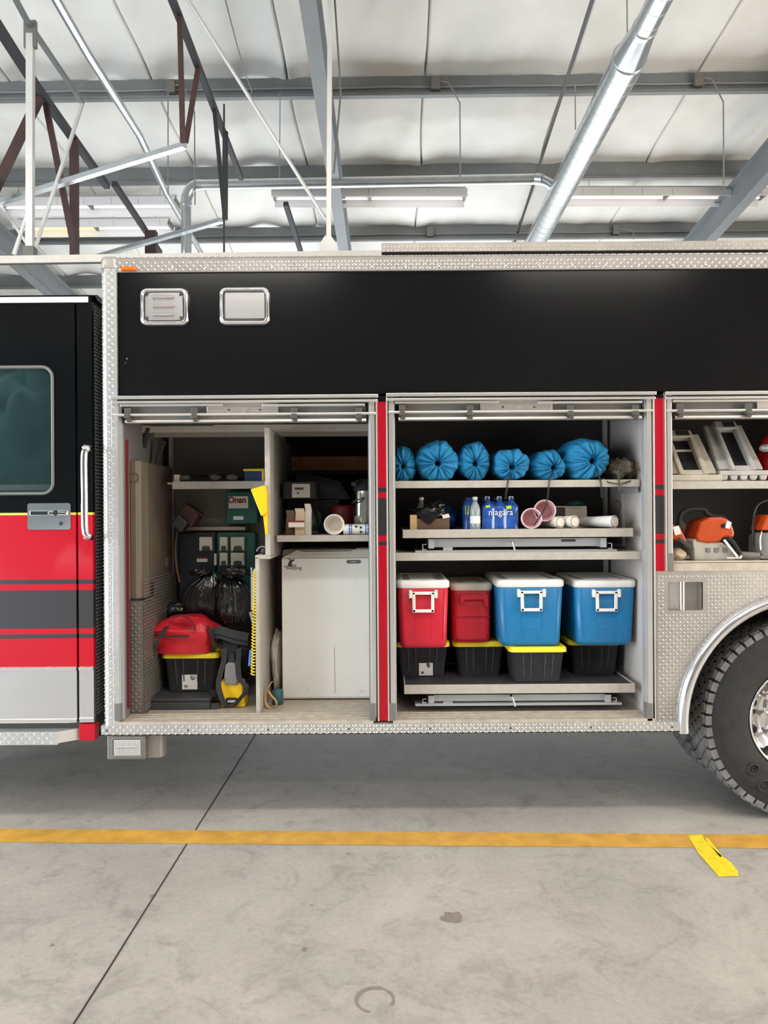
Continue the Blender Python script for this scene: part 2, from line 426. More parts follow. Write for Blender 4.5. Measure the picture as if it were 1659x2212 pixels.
# saw-cut joint, painted line, strip of tape, stains
def floor_pt(px, py, z=0.0):
    p = PH(px, py, -EYE); return Vector((p.x, p.y, z))
a, b = floor_pt(160, 2212), floor_pt(553, 1585)
t = (b-a).normalized(); n = Vector((t.y, -t.x, 0))
m = MB()
pts = [a - t*2 + t*s*0.25 for s in range(40)]
vs = []
for p in pts:
    j = 0.0025*noise.noise(p*3)
    vs += [p + n*(-0.0035+j) + Vector((0,0,0.0012)), p + n*(0.0035+j) + Vector((0,0,0.0012))]
m.add(vs, [(2*i, 2*i+1, 2*i+3, 2*i+2) for i in range(len(pts)-1)], 0)
tag(m.build('floor_joint', 'joint'), kind='structure')
L1, L2 = floor_pt(0, 1791), floor_pt(0, 1820); R1, R2 = floor_pt(1659, 1803), floor_pt(1659, 1833)
m = MB()
def ext(p, q, k): return p + (q-p)*k
N = 60; vs = []
for i in range(N+1):
    k = -0.6 + 2.2*i/N
    u = ext(L1, R1, k); v = ext(L2, R2, k)
    u.y += 0.003*noise.noise(Vector((k*20, 0, 0))); v.y += 0.003*noise.noise(Vector((k*20, 5, 0)))
    vs += [u + Vector((0,0,0.0015)), v + Vector((0,0,0.0015))]
m.add(vs, [(2*i, 2*i+1, 2*i+3, 2*i+2) for i in range(N)], 0)
o = tag(m.build('painted_line', 'floor_yellow'), 'long amber line painted along the concrete floor beside the truck', 'painted line')
m = MB()
def strip(pix, z):
    vs = [floor_pt(x, y, z) for x, y in pix]; m.add(vs, [tuple(range(len(vs)))], 0)
strip([(1486,1806),(1516,1804),(1532,1826),(1559,1850),(1578,1863),(1594,1883),(1596,1894),(1553,1895),(1532,1871),(1509,1845)], 0.0028)
strip([(1520,1812),(1530,1811),(1560,1850),(1556,1853)], 0.0028)
tag(m.build('floor_tape', 'tape_yellow'), 'short torn strip of bright yellow tape on the floor by the rear wheel', 'floor tape')

mat('stain', (0.24, 0.20, 0.165), 0.6, 0, 0.15, 30)
m = MB(); vs = []
for i in range(40):
    a = -0.5 + 5.0*i/39; c = floor_pt(810, 2160, 0.0010); w_ = 0.005*(1+0.6*noise.noise(Vector((i*0.4, 0, 0))))*(1.7 if 1.2 < a < 3 else 1)
    d_ = Vector((math.cos(a), math.sin(a), 0)); vs += [c+d_*(0.062-w_), c+d_*(0.062+w_)]
m.add(vs, [(2*i, 2*i+1, 2*i+3, 2*i+2) for i in range(39)], 0)
def blot(px, py, rx, ry, sd):
    c = floor_pt(px, py, 0.0011); n_ = 28; vs = [c + Vector((rx*math.cos(2*PI*i/n_), ry*math.sin(2*PI*i/n_), 0))*(1+0.7*noise.noise(Vector((math.cos(2*PI*i/n_)*1.5, math.sin(2*PI*i/n_)*1.5, sd)))) for i in range(n_)]
    m.add(vs, [tuple(range(n_))], 0)
for q in ((978,1982,.045,.04,1),(658,2050,.010,.012,3),(673,1956,.006,.006,4),(112,2042,.009,.009,5),(752,1845,.010,.005,6),(330,1935,.012,.022,7)): blot(*q)
tag(m.build('floor_stain', 'stain'), kind='structure')
# walls (only ever seen in reflections or from a step aside), openings at both ends and front left
def wall(name, boxes, mt='wall_paint'):
    m = MB()
    for bx in boxes: m.box(*bx)
    return tag(m.build(name, mt), kind='structure')
wall('wall_back', [(-9.2, 9.2, 10.4, 10.6, 0, 6.2)])
wall('wall_left', [(-9.2, -9.0, -9, 10.4, 4.1, 7.2), (-9.2, -9.0, -9, -8.4, 0, 4.1), (-9.2, -9.0, 0.2, 10.4, 0, 4.1)])
wall('wall_right', [(9.0, 9.2, -9, 10.4, 4.1, 7.2), (9.0, 9.2, -9, -8.4, 0, 4.1), (9.0, 9.2, 0.2, 10.4, 0, 4.1)])
wall('wall_front', [(-9.2, -8.9, -9.2, -9.0, 0, 7), (-8.9, -4.7, -9.2, -9.0, 4.6, 7), (-4.7, 9.2, -9.2, -9.0, 0, 7), (-6.9, -6.78, -9.2, -9.05, 0, 4.6), (-8.9, -4.7, -9.15, -9.05, 2.05, 2.15)], 'wall_dark')
# insulated ceiling: quilted white facing, pinched at the seams and sagging between purlins
PD = [-8.2, -6.7, -5.2, -3.6, -2.1, -0.5, 1.05, 2.9, 4.43, 5.97, 7.5, 9.05, 10.57, 12.1, 13.6]
SEAM = [-8.2, -6.75, -5.3, -3.85, -2.42, -1.03, 0.37, 1.83, 3.12, 4.6, 6.1, 7.6]
def ceiling_z(x, d):
    h = ceil_h(d)
    i = max([k for k in range(len(PD)) if PD[k] <= d] or [0]); j = min(i+1, len(PD)-1)
    t = (d-PD[i])/(PD[j]-PD[i]) if j > i else 0
    h -= 0.022*math.sin(PI*min(1, max(0, t)))
    ds = min(abs(x-q) for q in SEAM)
    h += 0.075*max(0, 1-ds/0.013) - 0.022*math.exp(-((ds-0.02)/0.16)**2)
    h += 0.030*noise.noise(Vector((x*2.2 + d*0.9, d*0.35, 3))) + 0.015*noise.noise(Vector((x*7 + d*2, d*1.1, 7)))
    if x < -0.7: h += 0.045*abs(math.sin((x*1.9 + d*0.25)*2.2))**3 * 1.0
    return h
m = MB(); nyg = 150
xs = [-9.6 + 18.8*i/420 for i in range(421)]
xs = [x for x in xs if min(abs(x-q) for q in SEAM) > 0.05]
for q in SEAM: xs += [q-0.045, q-0.028, q-0.013, q-0.006, q, q+0.006, q+0.013, q+0.028, q+0.045]
xs.sort(); nxg = len(xs)-1; ds = [-5.4 + 19.8*j/nyg for j in range(nyg+1)]
vs = [B(x + 0.05*noise.noise(Vector((0.25*x, d*0.7, 1))), d, ceiling_z(x, d)) for d in ds for x in xs]
m.add(vs, [(j*(nxg+1)+i, (j+1)*(nxg+1)+i, (j+1)*(nxg+1)+i+1, j*(nxg+1)+i+1) for j in range(nyg) for i in range(nxg)], 0, True)
m.box(-9.4, 9.4, -9.4, 10.8, 7.05, 7.2)
tag(m.build('ceiling', 'insulation'), kind='structure')
for k, d in enumerate(PD[8:14]):
    m = MB(); h = ceil_h(d)
    def bx(x0, x1, d0, d1, h0, h1): 
        m.add([B(x0,d0,h0),B(x1,d0,h0),B(x1,d1,h0),B(x0,d1,h0),B(x0,d0,h1),B(x1,d0,h1),B(x1,d1,h1),B(x0,d1,h1)], [(0,3,2,1),(4,5,6,7),(0,1,5,4),(1,2,6,5),(2,3,7,6),(3,0,4,7)], 0)
    bx(-9, 9, d-0.004, d+0.004, h-0.235, h-0.02)
    bx(-9, 9, d-0.065, d, h-0.240, h-0.232); bx(-9, 9, d-0.067, d-0.061, h-0.240, h-0.215)
    bx(-9, 9, d, d+0.065, h-0.03, h-0.02)
    tag(m.build('trim_%d' % (k+1), 'purlin'), kind='structure')
for k, x in enumerate((-5.3, -0.63, 4.25)):
    m = MB()
    def bx2(x0, x1, u, v, mm=0):   # sloped beam along depth between heights below ceiling
        d0, d1 = -3, 14.2
        m.add([B(x0,d0,ceil_h(d0)-v),B(x1,d0,ceil_h(d0)-v),B(x1,d1,ceil_h(d1)-v),B(x0,d1,ceil_h(d1)-v),
               B(x0,d0,ceil_h(d0)-u),B(x1,d0,ceil_h(d0)-u),B(x1,d1,ceil_h(d1)-u),B(x0,d1,ceil_h(d1)-u)], [(0,3,2,1),(4,5,6,7),(0,1,5,4),(1,2,6,5),(2,3,7,6),(3,0,4,7)], mm)
    bx2(x-0.068, x+0.068, 0.60, 0.615); bx2(x-0.006, x+0.006, 0.25, 0.61); bx2(x-0.068, x+0.068, 0.24, 0.255)
    tag(m.build('trim_%d' % (k+7), 'rafter'), kind='structure')

# conduits on the purlins with junction boxes and drop cords
def conduit(d, x0, x1, hh, label, drops):
    t = thing('conduit', label, 'conduit', B(0, d-0.02, ceil_h(d)-hh), 'conduits on the purlins')
    m = MB(); m.tube([B(x0+(x1-x0)*i/24, d-0.02, ceil_h(d)-hh-0.012*abs(math.sin(i*1.3))) for i in range(25)], 0.011, 8); m.build('pipe', 'cable', t)
    for x, L in drops:
        m = MB(); c = B(x, d-0.045, ceil_h(d)-hh+0.01)
        m.box(c.x-0.045, c.x+0.045, c.y-0.03, c.y+0.03, c.z-0.065, c.z+0.065); m.build('junction_box', 'bracket_grey', t, bev=0.004)
        if L:
            m = MB(); pts = []
            for i in range(17):
                s = i/16; pts.append(c + Vector((0.05 + 0.19*min(1, s*3.2)*(1 if L > 0 else -1), -0.02, 0.01-max(0, s-0.12)*abs(L)*1.1 - 0.05*s)))
            m.tube(pts, 0.007, 6); m.build('drop_cord', 'cable', t)
conduit(7.5, -5.5, 5.5, 0.13, 'thin grey conduit with junction boxes along the nearest ceiling purlin', [(0.47, 0.95), (3.1, 1.05), (-2.2, 1.2)])
conduit(10.57, -5.5, 5.5, 0.14, 'thin grey conduit with junction boxes along the purlin just above the truck', [(0.57, 0), (3.2, 0.1)])

# spiral ducts
def spiral(m, p, q, r, step=0.11, mm=0):
    p, q = Vector(p), Vector(q); L = (q-p).length; t = (q-p).normalized()
    m.cyl(p, q, r, 32, mm)
    k = step
    while k < L:
        m.cyl(p+t*(k-0.004), p+t*(k+0.004), r+0.0016, 32, mm); k += step
duct = thing('spiral_duct', 'large silver spiral duct running diagonally under the ceiling at right', 'duct', PH(1215, 410, 3.6))
da, dr0, dr1, db = PH(1455, -60, 3.6), PH(1400, 62, 3.6), PH(1366, 128, 3.6), PH(1122, 590, 3.6)
ddir = (db-da).normalized()
m = MB(); spiral(m, da, da+ddir*(dr0-da).length, 0.088, 0.16); m.build('narrow_pipe', 'galv', duct)
m = MB(); m.cyl(da+ddir*(dr0-da).length, da+ddir*(dr1-da).length, 0.09, 32, r2=0.134)
m.cyl(da+ddir*((dr1-da).length-0.02), da+ddir*((dr1-da).length+0.02), 0.142, 32); m.cyl(da+ddir*((dr0-da).length-0.02), da+ddir*((dr0-da).length+0.02), 0.097, 32); m.build('reducer', 'galv', duct)
m = MB(); spiral(m, da+ddir*(dr1-da).length, db, 0.134, 0.16); m.build('wide_pipe', 'galv', duct)
m = MB(); h1 = PH(1355, 75, 3.75); m.tube([h1 + Vector((0,0,0.6)), h1], 0.006, 6); h2 = PH(1243, 280, 3.7); m.tube([h2+Vector((0,0,0.45)), h2], 0.006, 6); build_each(m, 'hanger_wire', 'cable', duct)
br = thing('branch_duct', 'slim silver branch duct running level with an elbow turned down at its left', 'duct', PH(405, 545, 3.2))
hh = 3.72
bp0, bp1 = PH(428, 400, hh), PH(1158, 387, hh)
m = MB(); spiral(m, bp0, bp1, 0.058, 0.14); m.build('pipe', 'galv', br)
m = MB(); e1 = P(402, 440, bp0.y); e0 = bp0
pts = [e0 + Vector((0.04,0,0))]
for i in range(9):
    a_ = PI/2*i/8; pts.append(Vector((e1.x + (e0.x-e1.x)*(1-math.sin(a_)), bp0.y, e1.z + (e0.z-e1.z)*math.cos(a_))))
m.tube(pts, 0.062, 24); m.cyl(e1+Vector((0,0,0.01)), e1-Vector((0,0,0.03)), 0.068, 24); m.build('elbow', 'galv', br)
m = MB(); spiral(m, e1, e1-Vector((0,0,1.0)), 0.058, 0.14); m.build('down_pipe', 'galv', br)
m = MB(); q = PH(1197, 405, 3.66); m.cyl(bp1, PH(1172, 388, 3.70), 0.066, 24); m.tube([PH(1166, 387, 3.71), PH(1180, 393, 3.69), q, q+(q-PH(1180, 393, 3.69))*0.5], 0.056, 20); m.build('joining_elbow', 'galv', br)

# strip lights
def strip_light(pl, pr, hh, label, tube=('tube_off', 'tube_off'), length=None):
    a, b = PH(*pl, hh), PH(*pr, hh); c = (a+b)/2; u = (b-a).normalized(); v = Vector((-u.y, u.x, 0)).normalized(); L = (b-a).length/2
    t = thing('strip_light', label, 'ceiling light', c, 'fluorescent strip lights')
    z = Vector((0,0,1))
    m = MB(); m.obox(c+z*0.05, u*L, v*0.045, z*0.03)
    m.build('housing', 'fixture', t, bev=0.004)
    m = MB()
    for s in (-1, 1):
        m.obox(c+v*s*0.105+z*0.005, u*L, v*0.062+z*(-s*0.0)-z*s*s*0.0 , z*0.004)
        m.obox(c+v*s*0.168-z*0.045, u*L, v*0.003, z*0.052)
    for k in range(-9, 10, 3): m.obox(c+u*L*k/10-v*0.172-z*0.05, u*0.004, v*0.006, z*0.04)
    m.build('reflector', 'fixture', t)
    for s in (-1, 1):
        for e, tm in ((-1, tube[0]), (1, tube[1])):
            m = MB(); m.cyl(c+v*s*0.075-z*0.02+u*e*0.03, c+v*s*0.075-z*0.02+u*e*(L-0.03), 0.016, 12); build_each(m, 'tube', tm, t)
    m = MB()
    for e in (-1, 0, 1): m.obox(c+u*e*(L-0.012)-z*0.01, u*0.014, v*0.11, z*0.035)
    build_each(m, 'lamp_holder', 'bracket_grey', t)
    m = MB()
    for e in (-0.8, 0.8): m.tube([c+u*e*L+z*0.08, c+u*e*L+z*0.34], 0.004, 5)
    build_each(m, 'hanger_wire', 'cable', t)
    return t
strip_light((590, 420), (1006, 420), 4.0, 'middle white fluorescent strip light right above the branch duct')
strip_light((1230, 418), (1652, 418), 4.0, 'right-hand white fluorescent strip light beyond the large duct')
strip_light((2, 440), (384, 437), 3.92, 'longer white strip light at left, in front of the partly yellow one')
strip_light((40, 487), (370, 484), 3.82, 'strip light at far left with one half glowing yellow', ('tube_warm', 'tube_off'))

# overhead steel at the left: level rails, hangers and braces
def rods(name, mt, parent, items, base=None):
    m = MB()
    for it in items:
        p = PH(it[0], it[1], it[2]); q = PH(it[3], it[4], it[5]); w1 = it[6]
        if len(it) > 7: m.cyl(p, q, w1/2, 10)
        else: m.bar(p, q, w1, w1)
    return m.build(name, mt, parent)
def dropz(px, py0, h0, py1):   # vertical member: top at (px,py0,h0); height at py1 for the same distance
    d = PH(px, py0, h0).y; return None
def vert(px0, py0, h0, px1, py1):
    """bottom point seen at (px1,py1) at the same depth as the top"""
    y = PH(px0, py0, h0).y; return P(px0, py0, y), P(px1, py1, y)
t1 = thing('rail_frame', 'dark level rail over the cab with red-brown hanger bars and an angle strut', 'steel frame', PH(385, 32, 3.4))
rods('rail', 'dark_iron', t1, [(364, -20, 3.4, 385, 32, 3.4, 0.045), (385, 32, 3.4, 521, 385, 3.4, 0.045), (617, 440, 3.6, 650, 545, 3.4, 0.055)])
def vparts(par, lst):
    for nme, mt, px0, py0, h0, px1, py1, w_ in lst:
        p, q = vert(px0, py0, h0, px1, py1); m = MB(); m.bar(p, q, w_, w_*0.7); m.build(nme, mt, par)
vparts(t1, [('hanger_bar', 'red_iron', 388, 30, 3.4, 395, 308, 0.033), ('hanger_bar', 'red_iron', 429, 142, 3.4, 401, 308, 0.035),
            ('hanger_bar', 'dark_iron', 463, 235, 3.4, 486, 475, 0.033), ('hanger_bar', 'dark_iron', 487, 285, 3.4, 486, 475, 0.045),
            ('hanger_bar', 'dark_iron', 484, 225, 3.4, 484, 545, 0.014)])
m = MB(); m.bar(PH(399, 314, 2.6), PH(-30, 446, 2.6), 0.05, 0.035); m.bar(PH(399, 308, 2.64), PH(-30, 440, 2.64), 0.012, 0.02); m.build('angle_strut', 'galv', t1)
m = MB(); m.bar(PH(480, 476, 3.05), PH(205, 556, 3.05), 0.06, 0.04); m.build('angle_strut', 'galv', t1)
t2 = thing('rail_frame', 'second dark level rail, farthest left, with slanting braces below', 'steel frame', PH(90, 200, 3.4))
rods('rail', 'dark_iron', t2, [(-60, -30, 3.4, 80, 190, 3.4, 0.06), (80, 190, 3.4, 231, 402, 3.4, 0.06), (247, 397, 3.5, 346, 546, 3.4, 0.055)])
vparts(t2, [('hanger_bar', 'red_iron', 88, 205, 3.4, -40, 470, 0.07), ('hanger_bar', 'red_iron', 98, 220, 3.4, 163, 550, 0.045),
            ('hanger_bar', 'red_iron', 160, 298, 3.4, 161, 552, 0.07), ('hanger_bar', 'red_iron', 327, 500, 3.4, 327, 552, 0.13)])
t3 = thing('track_pipe', 'silver pipe track slanting down beside the dark rails', 'pipe', PH(240, 200, 3.7))
m = MB(); m.tube([PH(105, -30, 3.7), PH(187, 112, 3.7), PH(300, 290, 3.7), PH(358, 415, 3.7), PH(436, 548, 3.7)], 0.036, 14); m.build('pipe', 'galv', t3)
t4 = thing('hoist_pole', 'pale square pole at far left with slanting rods and a slim rail', 'pole', PH(66, 60, 3.2))
pa, pb = vert(66, 75, 3.2, 65, 552); m = MB(); m.bar(pa, pb, 0.045, 0.04); m.build('pole', 'galv_light', t4)
m = MB(); m.bar(PH(28, -12, 3.3), PH(60, 48, 3.25), 0.03, 0.03); m.bar(PH(60, 48, 3.25), PH(178, 222, 3.25), 0.03, 0.03); m.build('slim_rail', 'purlin', t4)
for x0, y0, h0, x1, y1 in ((178, 224, 3.2, 72, 548), (0, 440, 2.6, 58, 526), (60, 460, 2.3, 30, 550)):
    p, q = vert(x0, y0, h0, x1, y1); m = MB(); m.bar(p, q, 0.022, 0.022); m.build('rod', 'galv_light', t4)
m = MB(); m.obox(pa, (0.04,0,0), (0,0.015,0), (0,0,0.09)); m.obox(pb+Vector((0,0,0.02)), (0.035,0,0), (0,0.03,0), (0,0,0.035)); build_each(m, 'bracket', 'bracket_grey', t4)
t5 = thing('hoist_pole', 'pale slender pole beside the main rafter with a bracket at its foot', 'pole', PH(712, 60, 3.4))
pa, pb = vert(713, -30, 3.4, 710, 545); m = MB(); m.bar(pa, pb, 0.03, 0.03); m.build('pole', 'galv_light', t5)
m = MB(); c = P(709, 530, pa.y); m.prism([(c.x-0.065, c.z-0.06), (c.x+0.065, c.z-0.06), (c.x+0.05, c.z+0.01), (c.x+0.02, c.z+0.055), (c.x-0.02, c.z+0.055), (c.x-0.05, c.z+0.01)], c.y-0.02, c.y+0.02); m.build('bracket', 'galv_light', t5)
p = PH(397, -15, 3.45); q = Vector(pb) + Vector((-0.02, 0.02, 0.22)); m = MB(); m.cyl(p, q, 0.012, 8); m.build('tie_rod', 'galv_light', t5)
p, q = vert(736, 200, 3.4, 721, 375); m = MB(); m.cyl(p, q, 0.009, 6); p2 = P(722, -20, p.y); m.cyl(p2, p, 0.009, 6); m.build('chain', 'bracket_grey', t5)
t6 = thing('cable_strap', 'long dark strap cable stretched beside the large silver duct', 'cable', PH(1200, 250, 3.9))
m = MB(); m.bar(PH(1284, -15, 3.95), PH(1108, 535, 3.95), 0.03, 0.012); m.build('strap', 'dark_metal', t6)
t7 = thing('hanging_wire', 'thin grey wire bending down in front of the ceiling near the rafter', 'wire', PH(488, 0, 4.3))
m = MB(); m.tube([PH(484, -10, 4.4), PH(510, 90, 4.2), PH(530, 160, 4.15), PH(544, 196, 4.1), PH(541, 205, 4.08), PH(532, 206, 4.06)], 0.006, 6); m.tube([PH(363, 200, 4.0), P(363, 420, PH(363, 200, 4.0).y)], 0.006, 6); m.tube([PH(605, 200, 4.0), P(604, 385, PH(605, 200, 4.0).y)], 0.005, 6); build_each(m, 'wire', 'cable', t7)

# trees beyond the front-left doorway (they show in the cab window)
for i, (x, y, s) in enumerate(((-8.4, -14.2, 2.3), (-2.9, -14.9, 1.9), (-13.6, -15.2, 1.9))):
    t = thing('tree', ('round dark green tree mirrored in the cab window, left of two others', 'tall dark green tree mirrored in the cab window, nearest the middle', 'big dark green tree mirrored in the cab window, farthest back')[i], 'tree', (x, y, 0))
    m = MB(); m.cyl((x, y, -0.1), (x, y, 1.8), 0.14, 10, r2=0.09); m.build('trunk', 'bark', t)
    m = MB(); blob(m, (x, y, 1.3+s), s, s, s*1.2, 0.45, 3.5, i*3.1, nu=60, nv=40, ridge=0.5, rf=7); m.build('crown', 'leaves', t)
m = MB(); m.box(-17, 1, -20, -12, -0.2, -0.02); m.box(-14, 14, 11.5, 12, -0.2, -0.02)
tag(m.build('ground', 'concrete'), kind='structure')

# ================================================================== THE TRUCK
truck = thing('fire_truck', 'black and red fire truck with its side compartments standing open', 'fire truck', (0, 1.2, 0))
XE = 3.7                                    # rear end, beyond the frame
xc0, xc1, _, _ = R(222, 570, 257, 1555)      # corner plate
_, _, zr0, zr1 = R(225, 556, 1659, 585.5)      # top rail
_, _, zs0, zs1 = R(225, 1560, 1465, 1581)    # bottom rail
zfl = zs1 + 0.012                           # compartment floor
BW = 2.45                                   # truck width
UX, UZ = Vector((1,0,0)), Vector((0,0,1))

comps = {1: (245, 817, 855.5, 1556), 2: (836, 1413, 849.5, 1556), 3: (1434, 2016, 846, 1233)}
def inner(k):
    L, Rr, T, Bt = comps[k]
    return R(L+19, T+8, Rr-(12 if k == 2 else 21), Bt-6)
# upper black side panel
x0, x1, z0, z1 = R(257, 586, 1659, 856)
def pz(py, px=829.5): return P(px, py).z
m = MB(); m.box(x0, XE, 0, 0.03, z0+0.004, z1+0.01)
m.build('upper_side_panel', 'black_paint', truck)
m = MB()   # two paint chips on the panel
for cx, cy, w_, h_ in ((274, 775, 1.2, 3.2), (271, 784, 1.0, 1.8)):
    p = P(cx, cy, -0.0008); m.obox(p, (w_/834,0,0.001), (0,0.0006,0), (0.002,0,h_/834))
build_each(m, 'paint_chip', 'white_stripe', truck)
# pillars between compartments
def pillar(xa, xb, ytop, ybot, bands):
    m = MB()
    for ya, yb, mi in bands:
        a0, a1, c0, c1 = R(xa, ya, xb, yb); am, bm, _, _ = R(xa, ytop, xb, ybot)
        m.box(am, bm, 0.0, 0.03, c0, c1, mi)
    return m.build('pillar', ['black_paint', 'red_paint', 'grey_stripe', 'yellow_line'], truck)
pillar(816, 837, 862, 1556, [(850, 868, 0), (868, 1053, 1), (1053, 1063, 2), (1063, 1076, 1), (1076, 1157, 2), (1157, 1170, 1), (1170, 1178, 2), (1178, 1557, 1)])
pillar(1412, 1435, 856, 1233, [(846, 860, 0), (860, 1047, 1), (1047, 1057, 2), (1057, 1070, 1), (1070, 1153, 2), (1153, 1165, 1), (1165, 1174, 2), (1174, 1234, 1)])
# top diamond-plate rail and corner plate
m = MB()
prof = [(0.03, zr0), (-0.014, zr0), (-0.016, zr1-0.012), (-0.010, zr1), (0.0, zr1+0.008), (0.045, zr1+0.028), (0.06, zr1+0.03), (0.06, zr1-0.02), (0.03, zr1-0.02)]
m.prism(prof, xc0+0.012, XE, 0, 'yz')
sl = Vector((0, 0.045, 0.020)).normalized()
m.lugs((xc0+0.02, -0.0155, zr0+0.003), UX, UZ, int((XE-xc0)/0.0182), 3, 0.0182)
m.lugs((xc0+0.02, 0.001, zr1+0.009), UX, sl, int((XE-xc0)/0.0182), 2, 0.0182)
m.build('roof_rail', 'plate', truck)
m = MB()
for px in (1065,): p = P(px, 573, -0.017); m.box(p.x-0.0012, p.x+0.0012, -0.0172, 0, zr0, zr1)
for i in range(26):
    x = xc0 + 0.2 + i*0.172; m.lathe([(0.0001, -0.0215), (0.0055, -0.020), (0.007, -0.0155)], (x, 0, zr0+0.02), 'y', 10, caps=False)
build_each(m, 'rivet', 'alu_bright', truck)
m = MB()
r_ = 0.032; prof = []
for i in range(9):
    a_ = PI - PI/2*i/8 ; prof.append((xc0+r_+r_*math.cos(a_), -0.016+r_-r_*math.sin(a_)))
prof += [(xc1, -0.016), (xc1, 0.0), (xc0+0.03, 0.03), (xc0+0.03, BW), (xc0, BW)]
m.prism(prof, zs1-0.005, zr1, 0, 'xy')
tst = lambda c: c.x < xc1-0.006
m.lugs((xc0+0.034, -0.0162, zs1+0.01), UX, UZ, 3, int((zr1-zs1-0.02)/0.0182), 0.0182, tst)
for a_ in (20, 62):   # lugs around the rounded corner
    an = math.radians(a_); c = Vector((xc0+r_-r_*math.cos(an), -0.016+r_-r_*math.sin(an), 0)); U = Vector((math.sin(an), -math.cos(an), 0))
    c -= U*0.009
    m.lugs((c.x, c.y, zs1+0.01+(0.0182 if a_ == 62 else 0)), U, UZ, 1, int((zr1-zs1-0.04)/0.0182), 0.0182)
m.build('corner_plate', 'plate_light', truck)
# corner cap
m = MB(); m.loft([(zr1-0.05, 0.045, 0.045, 0.02), (zr1-0.004, 0.045, 0.045, 0.025), (zr1+0.012, 0.036, 0.036, 0.02)], xc0+0.044, 0.026); m.build('corner_cap', 'plate', truck)
# bottom rail
xb1 = P(1466, 1568).x; xb0 = P(223, 1570).x
m = MB(); m.box(xb0, xb1, -0.03, 0.03, zs0, zs1); m.box(xb0, xb1, -0.03, 0.10, zs0, zs0+0.004)
nn = int((xb1-xb0-0.01)/0.018)
m.lugs((xb0+0.004, -0.0305, zs0-0.001), UX, UZ, nn, 3, 0.0178)
m.build('bottom_rail', 'plate_light', truck)
m = MB()
for i in range(9):
    x = xb0+0.03+i*0.415; m.lathe([(0.0001, -0.034), (0.005, -0.033), (0.006, -0.030)], (x, 0, (zs0+zs1)/2), 'y', 10, caps=False)
build_each(m, 'screw', 'dark_metal', truck)
# roof and hidden sides
m = MB()
m.box(xc0+0.01, XE, 0.06, BW, zr1-0.03, zr1+0.0)
m.box(xc0+0.03, XE, BW-0.03, BW, zs0, zr1-0.03)
m.box(XE-0.03, XE, 0.03, BW-0.03, zs0, zr1-0.03)
m.box(xc0+0.03, P(1440,1500).x, 0.1, BW-0.03, zs0-0.02, zs0+0.03)    # underfloor
m.box(-1.3, XE-0.1, 0.75, 1.0, 0.42, zs0-0.02); m.box(-1.3, XE-0.1, 1.5, 1.75, 0.42, zs0-0.02)
m.build('body_shell', 'black_rubber', truck)

# roof beam reaching over the cab, and the raised roof box
m = MB(); a0, b0 = P(-40, 563.5, 0.5), P(1000, 548, 0.5)
m.bar(a0, b0, 0.03, 0.046); m.bar(a0+Vector((0,-0.006,-0.018)), b0+Vector((0,-0.006,-0.018)), 0.03, 0.010)
m.build('roof_beam', 'offwhite_plastic', truck)
m = MB()
for px in (260, 560, 800): p = P(px, 560, 0.5); m.box(p.x-0.02, p.x+0.02, 0.49, 0.52, zr1-0.02, a0.z + (p.x-a0.x)*(b0.z-a0.z)/(b0.x-a0.x)-0.01)
p = P(-30, 560, 0.5); m.box(p.x-0.02, p.x+0.02, 0.49, 0.52, pz(640), a0.z)
build_each(m, 'beam_bracket', 'bracket_grey', truck)
Yb = 0.22; ba, _, _, bt = R(824, 524, 900, 549, Yb); _, _, bz0, bz1 = R(1000, 522.5, 1240, 543, Yb)
m = MB(); m.box(ba, XE, Yb, 1.5, bz0, bz1); m.lugs((ba+0.004, Yb-0.0005, bz0), UX, UZ, int((XE-ba)/0.0182), 2, 0.0205); m.lugs((ba+0.004, Yb, bz1+0.0003), UX, Vector((0,1,0)), 0, 0)
m.build('roof_box_lid', 'plate', truck, bev=0.003)
m = MB(); m.box(ba+0.025, XE, Yb+0.05, 1.45, zr1-0.01, bz0); m.build('roof_box', 'dark_metal', truck)

